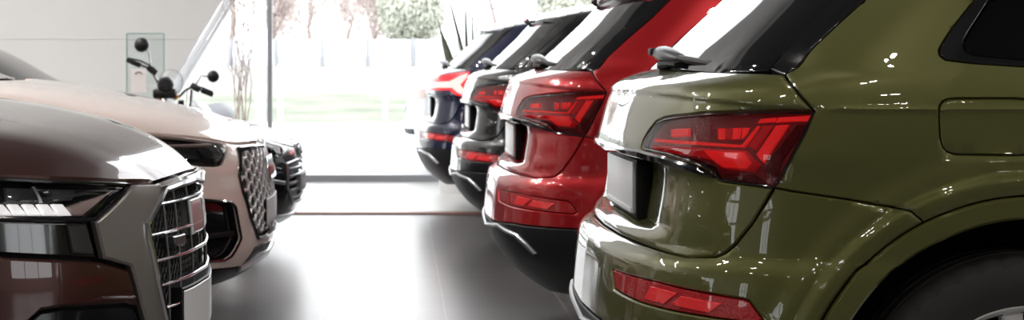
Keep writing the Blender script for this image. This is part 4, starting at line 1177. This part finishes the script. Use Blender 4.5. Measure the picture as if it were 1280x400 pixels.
# the big window at the end of the hall
f = bmesh.new()
mull = [(-1.30, .045), (4.6, .06), (7.4, .06)]
for x, wd in mull: box_bm(f, (x, YW, ZA / 2), (wd, .10, ZA))
box_bm(f, ((XL + XR) / 2, YW, .03), (XR - XL, .12, .07)); box_bm(f, ((XL + XR) / 2, YW, ZA - .05), (XR - XL, .12, .10))
w1 = struct(from_bm('window_1', f, 'frame_grey', None, False))
for k, (x, wd) in enumerate(((-2.77, .18), (1.32, .25))): slab('frame_bar_%d' % (k + 1), x - wd / 2, x + wd / 2, 34.0, 34.0 + wd, -.02, 6.0, 'frame_white')  # window frame bars, set far outdoors so that daylight whitens them
pn = slab('pane', XL, XR, YW + .02, YW + .03, 0, ZA, 'window_glass'); pn.parent = w1

# white wall with a slanting edge at the left
sy = 15.6
def slx(z): return -2.10 + (z - .95) * .605
prof = [(XL, 0), (slx(0), 0), (slx(ZA), ZA), (XL, ZA)]
V = [(x, sy, z) for x, z in prof] + [(x, sy + .08, z) for x, z in prof]
Fc = [(0, 1, 2, 3), (7, 6, 5, 4), (0, 4, 5, 1), (1, 5, 6, 2), (2, 6, 7, 3), (3, 7, 4, 0)]
wf = struct(link_mesh('wall_front', V, Fc, 'wall_white', None, False))
for k, off in enumerate((-2.3, -3.3)):
    a, b = slx(0) + off, slx(ZA) + off
    tubes('panel_joint', [[(a, sy - .001, 0), (b, sy - .001, ZA)]], .004, 'wall_mid', wf, 4)
tubes('panel_joint', [[(XL, sy - .001, 1.40), (slx(1.40) - .03, sy - .001, 1.40)]], .004, 'wall_mid', wf, 4)
for k, (dx, wd, mt) in enumerate(((.02, .05, 'frame_white'), (.085, .035, 'frame_white'))):
    V = []
    for y in (sy - .03 + k * .02, sy + .085):
        for (z, a) in ((0, 0), (0, wd), (ZA, wd), (ZA, 0)): V.append((slx(z) + dx + a, y, z))
    struct(link_mesh('trim_%d' % (k + 2), V, [(0, 1, 2, 3), (7, 6, 5, 4), (0, 4, 5, 1), (1, 5, 6, 2), (2, 6, 7, 3), (3, 7, 4, 0)], mt, None, False))

# ------------------------------------------------------------------ outdoors
slab('ground', -60, 60, YW + .1, 36, -.3, -.02, 'paving')
def strip(name, y0, z0, y1, z1, mat, kind='structure'):
    V = [(-70, y0, z0), (70, y0, z0), (70, y1, z1), (-70, y1, z1), (-70, y0, z0 - .3), (70, y0, z0 - .3), (70, y1, z1 - .3), (-70, y1, z1 - .3)]
    o = link_mesh(name, V, [(0, 1, 2, 3), (4, 7, 6, 5), (0, 4, 5, 1), (1, 5, 6, 2), (2, 6, 7, 3), (3, 7, 4, 0)], mat, None, False); o['kind'] = kind; return o
strip('lawn', 36, -.02, 45.5, .45, 'grass')
strip('field', 45.5, .45, 64, 1.28, 'field')
strip('far_field', 64, 1.28, 120, 1.9, 'field')
fy = 62.0; fe = empty('fence', (1, fy, 1.2), 'long white panel fence with blue-grey posts across the field', 'fence')
k = 0
for x in np.arange(-24, 26, 1.64):
    box('post', (x - 1 - .12, 0, .47), (.14, .14, 1.02), 'fence_post', fe, .01)
    box('fence_panel', (x - 1 + .70, 0, .47), (1.46, .05, .94), 'fence_panel', fe, .01)
for x, lb in ((-2.53, 'slim white post on the lawn beside the window mullion'), (-.318, 'slim white post on the lawn standing clear in mid window')):
    b = empty('lawn_post', (x, 36.4, 0), lb, 'post', 'slim white posts on the lawn')
    box('post', (0, 0, .6), (.10, .10, 1.2), 'frame_white', b, .01); box('post_cap', (0, 0, 1.21), (.13, .13, .03), 'fence_post', b, .005)

def branch(lines, p, d, L_, r, depth, spread=.5, rnd=random):
    pts = [p]; rs = [r]; n = 5
    for i in range(n):
        d = (d + Vector((rnd.uniform(-.22, .22), rnd.uniform(-.22, .22), rnd.uniform(-.06, .16)))).normalized()
        p = p + d * (L_ / n); pts.append(p); rs.append(r * (1 - .5 * (i + 1) / n))
        if depth > 0 and i >= 1:
            for _ in range(1 if i < n - 1 else 2):
                a = Vector((rnd.uniform(-1, 1), rnd.uniform(-1, 1), rnd.uniform(-.2, .8))).normalized()
                branch(lines, p, (d * (1 - spread) + a * spread).normalized(), L_ * rnd.uniform(.5, .72), rs[-1] * .62, depth - 1, spread, rnd)
    lines.append(([tuple(q) for q in pts], rs))

def bare_tree(x, y, z, h, seed, label):
    R_ = random.Random(seed); t = empty('bare_tree', (x, y, z), label, 'tree', 'trees beyond the fence')
    lines = []; branch(lines, Vector((0, 0, 0)), Vector((R_.uniform(-.1, .1), 0, 1)), h * .45, .14, 4, .55, R_)
    tr = lines.pop(-1); tubes('trunk', [tr], .1, 'bark', t, 8)
    tubes('branches', lines, .1, 'bark', t, 4)
    V, Fc = [], []
    for _ in range(5200):
        u = Vector((R_.gauss(0, 1), R_.gauss(0, 1), R_.gauss(0, 1))).normalized() * R_.random() ** .4
        c = Vector((u.x * h * .26, u.y * h * .26, h * .56 + u.z * h * .44)); a = Vector((R_.gauss(0, .6), R_.gauss(0, .6), 1)).normalized() * R_.uniform(.10, .25)
        b = Vector((R_.gauss(0, 1), R_.gauss(0, 1), 0)).normalized() * .022; k = len(V)
        V += [c - b, c + b, c + a + b * .3, c + a - b * .3]; Fc.append((k, k + 1, k + 2, k + 3))
    link_mesh('twig_crown', V, Fc, 'twig_pale', t, False)
def leaf_tree(x, y, z, h, seed, label):
    R_ = random.Random(seed); t = empty('leafy_tree', (x, y, z), label, 'tree', 'trees beyond the fence')
    lines = []; branch(lines, Vector((0, 0, 0)), Vector((0, 0, 1)), h * .4, .22, 3, .55, R_)
    tr = lines.pop(-1); tubes('trunk', [tr], .1, 'bark', t, 8); tubes('branches', lines, .1, 'bark', t, 4)
    V, Fc = [], []
    for _ in range(12000):
        u = Vector((R_.gauss(0, 1), R_.gauss(0, 1), R_.gauss(0, 1))).normalized() * R_.uniform(.35, 1) ** .5
        c = Vector((u.x * h * .36, u.y * h * .36, h * .52 + u.z * h * .42))
        a = Vector((R_.gauss(0, 1), R_.gauss(0, 1), R_.gauss(0, 1))).normalized(); b = a.cross(u).normalized()
        sz = R_.uniform(.06, .12); k = len(V)
        V += [c - a * sz, c + b * sz * .5, c + a * sz, c - b * sz * .5]; Fc.append((k, k + 1, k + 2, k + 3))
    link_mesh('crown', V, Fc, 'tree_leaf', t, False)
ty = 76
def tx(px_): return (px_ - CX) / F * ty
bare_tree(tx(284), ty, 1.42, 8, 5, 'bare brownish tree beyond the fence, close behind the twisted willow twigs')
bare_tree(-(500 - 386) / F * 92, 92, 1.55, 6.4, 11, 'forked bare tree beyond the fence, right of the window mullion')
bare_tree(-(500 - 430) / F * 108, 108, 1.7, 6, 17, 'smaller rounded bare tree beyond the fence in mid window')
bare_tree(-(500 - 345) / F * 80, 80, 1.45, 4.6, 41, 'low bare shrubby tree beyond the fence, just right of the window mullion')
bare_tree(-(500 - 468) / F * 90, 90, 1.5, 5, 43, 'low bare shrubby tree beyond the fence, next to the pale leafy tree')
leaf_tree(tx(514), ty + 3, 1.45, 4.6, 23, 'pale green leafy tree beyond the fence, left of the potted plant')
bare_tree(tx(665), ty + 26, 1.6, 11, 29, 'bare tree beyond the fence above the black car spoiler')
leaf_tree(tx(730), ty + 5, 1.45, 5, 31, 'green leafy tree beyond the fence, mostly hidden by the red car')

# ------------------------------------------------------------------ things standing in the hall
def wp(px_, py_, y): return Vector(((px_ - CX) / F * y, y, HC - (py_ - CY) / F * y))

# corkscrew willow in a floor vase
vy = 14.6; vx = (303 - CX) / F * vy
v = empty('twisted_willow', (vx, vy, 0), 'tall twisted willow twigs standing before the window, left of the mullion', 'plant')
lathe('vase', [(0, 0), (.13, 0), (.16, .08), (.15, .3), (.10, .5), (.115, .56), (.10, .56), (.085, .5), (0, .45)], 'pot', v, axis='z', seg=32)
R_ = random.Random(4); twl = []
for k in range(11):
    a = R_.uniform(0, 6.28); ph = R_.uniform(0, 6.28); amp = R_.uniform(.02, .06); pts, rs = [], []
    bx, by = .04 * math.cos(a), .04 * math.sin(a); sx_, sy_ = R_.uniform(-.09, .09), R_.uniform(-.06, .06); hh = R_.uniform(1.5, 2.5)
    n = 60
    for i in range(n + 1):
        t = i / n; z = .42 + hh * t
        pts.append((bx + sx_ * t * 1.2 + amp * math.sin(ph + 9 * t * hh / 2) * min(1, 3 * t), by + sy_ * t + amp * math.cos(ph * 1.3 + 8 * t * hh / 2) * min(1, 3 * t), z)); rs.append(.0044 * (1 - .6 * t))
    twl.append((pts, rs))
    for _ in range(4):
        i0 = R_.randrange(15, n - 8); p0 = pts[i0]; d_ = R_.choice((-1, 1)); q = []
        for j in range(14): q.append((p0[0] + d_ * (.010 * j + .018 * math.sin(j * .9)), p0[1] + .014 * math.sin(j * .7 + ph), p0[2] + .022 * j))
        twl.append((q, [.003 * (1 - .04 * j) for j in range(14)]))
tubes('twigs', twl, .005, 'twig', v, 6)

# plant with long upright leaves behind the navy car
py_ = 15.6
pb = empty('potted_plant', ((578 - CX) / F * py_, py_, 0), 'potted plant with long upright sword leaves behind the navy blue car', 'plant')
lathe('pot', [(0, 0), (.20, 0), (.26, .5), (.27, .55), (.24, .55), (.235, .5), (0, .48)], 'pot', pb, axis='z', seg=40)
def leaf(tip, base, wmax, bow=0., parent=pb):
    o3 = np.array(parent.location); t3, b3 = np.array(tip) - o3, np.array(base) - o3
    ax = t3 - b3; n = 16; sd = np.cross(ax, (0, 1, 0.)); sd /= np.linalg.norm(sd); fwd = np.array([0, -1, 0.])
    V, Fc = [], []
    for i in range(n + 1):
        t = i / n; w = wmax * (math.sin(PI * min(1, .12 + t * .9)) ** .7) * (1 - t**6) + .001
        c = b3 + ax * t + sd * bow * math.sin(PI * t)
        V += [c - sd * w, c + fwd * w * .35, c + sd * w, c - fwd * w * .10]
    for i in range(n):
        for k in range(4): Fc.append((4 * i + k, 4 * i + (k + 1) % 4, 4 * i + 4 + (k + 1) % 4, 4 * i + 4 + k))
    link_mesh('leaf', V, Fc, 'leaf', parent, True)
root_ = wp(578, 60, py_); root_.z = .5
for (tx_, ty_, mx, my, w, dy) in ((546, 22, 561, 72, .042, .05), (554, -30, 580, 60, .016, -.05), (581, -14, 583, 50, .016, 0), (590, -8, 591, 50, .013, .1), (613, 6, 608, 40, .012, .05), (568, 55, 570, 66, .010, .1)):
    tip = wp(tx_, ty_, py_ + dy); mid = wp(mx, my, py_ + dy)
    d_ = (mid - tip); kk = min(6, (tip.z - .62) / max(.02, -d_.z)); base = tip + d_ * kk
    base.x = max(pb.location.x - .17, min(pb.location.x + .17, base.x)); base.z = max(.5, min(base.z, .62)); base.y = py_ + dy * .5
    leaf(tip, base, w, .0)

# glass notice stand
gy = 14.2
a_, b_ = wp(158.5, 42, gy), wp(205, 42, gy)
gs = empty('notice_stand', ((a_.x + b_.x) / 2, gy, 0), 'clear glass notice stand with a pale printed sheet before the white wall', 'stand')
gw, gt = b_.x - a_.x, a_.z
pnl = box('glass_panel', (0, 0, gt / 2 + .02), (gw, .012, gt - .04), 'sign_glass', gs)
eb = bmesh.new()
for x in (-gw / 2, gw / 2): box_bm(eb, (x, 0, gt / 2 + .02), (.008, .016, gt - .04))
box_bm(eb, (0, 0, gt), (gw, .016, .008)); from_bm('glass_edge', eb, 'glass_edge', gs, False)
box('foot', (0, 0, .02), (gw + .06, .30, .04), 'silver', gs, .006)
p0, p1 = wp(164, 86, gy), wp(183, 116, gy)
sh_ = box('printed_sheet', ((p0.x + p1.x) / 2 - gs.location.x, -.012, (p0.z + p1.z) / 2), (p1.x - p0.x, .003, p0.z - p1.z), 'paper', gs)
cz = (p0.z + p1.z) / 2 + .055; cxs = (p0.x + p1.x) / 2 - gs.location.x
tubes('printed_arc', [[(cxs - .03 + .06 * i / 10, -.0145, cz + .016 * math.sin(PI * i / 10)) for i in range(11)]], .005, 'ink', gs, 5)

# motorcycle
my_ = 12.4
mo = empty('motorcycle', ((218 - CX) / F * my_, my_, 0), 'black motorcycle with round mirrors and windscreen parked behind the blush pink car', 'motorcycle')
def W_(px_, py_, dy=0.): 
    p = wp(px_, py_, my_ + dy); return tuple(p - mo.location)
def tb(name, pts, r, mat, parent=mo, sides=10): return tubes(name, [pts], r, mat, parent, sides)
hb_l, hb_c, hb_r = W_(161, 76), W_(207, 112, .05), W_(266, 117)
bar = tb('handlebar', [W_(160, 75), W_(172, 80), W_(186, 85), W_(194, 97, .05), W_(202, 112, .06), W_(213, 115, .06), W_(224, 121, .06), W_(232, 113, .05), W_(241, 108), W_(254, 114), W_(267, 119)], .011, 'moto_chrome', mo)
tb('grip', [W_(159, 74), W_(166, 78), W_(176, 82)], .019, 'moto_black', bar); tb('grip', [W_(252, 113), W_(260, 116), W_(266, 118.5)], .019, 'moto_black', bar)
for (a, b) in ((W_(185, 84), W_(196, 92)), (W_(239, 106), W_(250, 113))):
    tb('switch_box', [a, tuple((Vector(a) + Vector(b)) / 2), b], [.021, .027, .02], 'moto_black', bar)
tb('brake_lever', [W_(188, 82, -.04), W_(176, 76, -.07), W_(162, 73, -.06)], .006, 'moto_black', bar); tb('clutch_lever', [W_(243, 107, -.05), W_(254, 110, -.08), W_(266, 115, -.07)], .006, 'moto_black', bar)
for (c, st, rr) in (((177, 56), (188, 82), 9.4), ((266.5, 95.5), (244, 107), 7.6)):
    cw = Vector(W_(*c)); r = rr / F * my_
    mid = Vector(W_((c[0] * .6 + st[0] * .4) + (5 if c[0] < 200 else -6), (c[1] * .6 + st[1] * .4) - (0 if c[0] < 200 else 5)))
    arm = tb('mirror_arm', [W_(*st), tuple(mid), tuple(cw + Vector((0, .01, 0)))], .006, 'moto_chrome', mo)
    lathe('mirror', [(0, -.028), (r * .6, -.024), (r * .92, -.012), (r, 0), (r * .97, .008), (0, .009)], 'moto_black', mo, loc=tuple(cw), seg=36)
# headlamp, instruments and screen
hl = Vector(W_(207, 106, .02))
lathe('headlamp', [(0, -.055), (.045, -.05), (.058, -.03), (.06, 0), (.05, .05), (.02, .07), (0, .07)], 'moto_black', mo, loc=tuple(hl), seg=36)
box('instrument_pod', tuple(Vector(W_(206, 117, .03))), (.17, .09, .075), 'moto_black', mo, .02)
ctr = Vector(W_(212, 103, -.02)); R0 = 14.0 / F * my_
V, Fc = [], []; nr, na = 6, 40
for i in range(nr + 1):
    r = R0 * 1.05 * i / nr
    for j in range(na):
        a = 2 * PI * j / na; V.append((ctr.x + r * math.cos(a), ctr.y + .10 * (r / R0)**2 - .03, ctr.z + r * math.sin(a) * 1.1))
for i in range(nr):
    for j in range(na): Fc.append((i * na + j, i * na + (j + 1) % na, (i + 1) * na + (j + 1) % na, (i + 1) * na + j))
sc = link_mesh('windscreen', V, Fc, 'moto_glass', mo, True)
tubes('screen_rim', [[(ctr.x + R0 * 1.05 * math.cos(t), ctr.y + .08, ctr.z + R0 * 1.155 * math.sin(t)) for t in np.linspace(0, 2 * PI, 41)]], .004, 'frame_grey', sc, 6)
# body: fork, wheels, tank, seat, frame, engine
tank_c = Vector(W_(240, 128, .42)); base_x = 0.
def wheel2(x, y, r, w):
    Wm = bpy.data.objects.new('wheel', None); COL.objects.link(Wm); Wm.parent = mo; Wm.location = (x, y, r); Wm.rotation_euler = (0, 0, PI / 2)
    prof = [(r - w, -w * .45)] + [(r - w * .5 + w * .5 * math.sin(t), -w * .5 * math.cos(t)) for t in np.linspace(0, PI, 9)] + [(r - w, w * .45), (r - w, -w * .45)]
    lathe('tyre', prof, 'rubber', Wm, seg=64); lathe('rim', [(r - w - .02, -.03), (r - w + .004, -.04), (r - w + .004, .04), (r - w - .02, .03), (r - w - .02, -.03)], 'silver', Wm, seg=64)
    tubes('spokes', [[(.03 * math.cos(a), s_ * .03, .03 * math.sin(a)), ((r - w) * math.cos(a + .2 * s_), 0, (r - w) * math.sin(a + .2 * s_))] for a in np.linspace(0, 2 * PI, 19)[:-1] for s_ in (-1, 1)], .003, 'moto_chrome', Wm, 5)
    lathe('hub', [(0, -.06), (.04, -.05), (.04, .05), (0, .06)], 'silver', Wm, seg=24)
wheel2(0, -.30, .31, .11); wheel2(.06, 1.15, .31, .13)
for sx_ in (-.09, .09): tb('fork', [(sx_, -.30, .31), (sx_ + .01, -.12, .62), (sx_ + .02, .04, .97)], [.028, .024, .022], 'moto_chrome')
tb('fuel_tank', [(.06, .12, .73), (.07, .22, .745), (.09, .40, .745), (.10, .58, .72), (.10, .66, .70)], [.06, .13, .15, .11, .05], 'moto_white', mo, 20)
tb('seat', [(.10, .60, .66), (.12, .75, .67), (.18, 1.0, .72), (.20, 1.25, .745), (.20, 1.33, .745)], [.07, .13, .14, .12, .05], 'seat_leather', mo, 16)
tb('frame', [(.04, .06, .90), (.03, .16, .45), (.04, .35, .25), (.06, .85, .28), (.08, 1.0, .55), (.09, .70, .74), (.06, .15, .82)], .022, 'moto_black')
tb('swing_arm', [(.06, .85, .34), (.06, 1.15, .31)], .025, 'moto_black')
box('engine', (.05, .50, .46), (.30, .36, .34), 'silver', mo, .04)
tb('exhaust', [(.15, .35, .45), (.19, .25, .30), (.20, .55, .20), (.22, 1.1, .30), (.22, 1.4, .36)], [.02, .024, .03, .045, .045], 'moto_chrome')
tb('mudguard', [(.0, -.30 + .36 * math.cos(a), .31 + .36 * math.sin(a)) for a in np.linspace(.3, 2.6, 12)], .03, 'moto_black')
tb('side_stand', [(.02, .75, .30), (-.22, .72, .012)], .012, 'moto_black')
for px_, py__ in ((200, 122), (219, 121)):
    lathe('indicator', [(0, -.03), (.02, -.025), (.024, 0), (.015, .03), (0, .035)], 'amber', mo, loc=W_(px_, py__, .03), seg=20)

# ------------------------------------------------------------------ light, camera
def area(name, loc, size, power, col=(1, 1, 1), rot=(0, 0, 0), shape='DISK', sy_=None):
    l = bpy.data.lights.new(name, 'AREA'); l.shape = shape; l.size = size; l.energy = power; l.color = col
    if sy_: l.shape = 'RECTANGLE'; l.size_y = sy_
    o = bpy.data.objects.new(name, l); COL.objects.link(o); o.location = loc; o.rotation_euler = rot; return o
R_ = random.Random(12)
SPOT = 22
for ix, x in enumerate((-6.0, -2.6, .8, 4.2, 7.2)):
    for iy, y in enumerate((-5.4, -2.0, 1.4, 4.8)):
        for k in range(2):
            area('ceiling_spot_and_fill', (x + .22 * k + (.4 if iy % 2 else 0), y + R_.uniform(-.1, .1), ZC - .12), .16, SPOT * .75, (1, .94, .88), (R_.uniform(-.05, .05), R_.uniform(-.05, .05), 0))
for x in (-8.0, -6.5, -5.0, -3.6):
    for y in (7.4, 9.6, 11.8, 13.6):
        area('ceiling_spot_and_fill', (x, y, (ZC if y < 10.4 else ZA) - .12), .15, 56 if y < 10.4 else 66, (1, .97, .94))
for x in (5.2, 7.4):  # added fill lamps, no fixtures known here, to brighten the window frame
    for y in (11.4, 14.6): area('ceiling_spot_and_fill', (x, y, ZA - .12), .15, 55, (1, .97, .94))
w = bpy.data.worlds.new('World'); SC.world = w; w.use_nodes = True
bg = w.node_tree.nodes['Background']; bg.inputs[0].default_value = (.97, .985, 1, 1); bg.inputs[1].default_value = 4.2
po = area('window_portal', ((XL + XR) / 2, YW - .1, ZA / 2), XR - XL, 1, rot=(-PI / 2, 0, 0), sy_=ZA)
po.data.cycles.is_portal = True

cam = bpy.data.cameras.new('Camera'); co = bpy.data.objects.new('Camera', cam); COL.objects.link(co)
co.location = (0, 0, HC); co.rotation_euler = (PI / 2, 0, 0)
cam.sensor_width = 36; cam.lens = F * 36 / 1280
cam.shift_x = (640 - CX) / 1280; cam.shift_y = -(200 - CY) / 1280
cam.dof.use_dof = True; cam.dof.focus_distance = 3.95; cam.dof.aperture_fstop = 8.5
cam.clip_end = 300
SC.camera = co
vs = SC.view_settings; vs.view_transform = 'Standard'; vs.look = 'None'; vs.gamma = 1; vs.use_curve_mapping = False; vs.exposure = 0.
SC.cycles.use_denoising = True
SC.cycles.max_bounces = 8; SC.cycles.transparent_max_bounces = 16; SC.cycles.caustics_reflective = False; SC.cycles.caustics_refractive = False
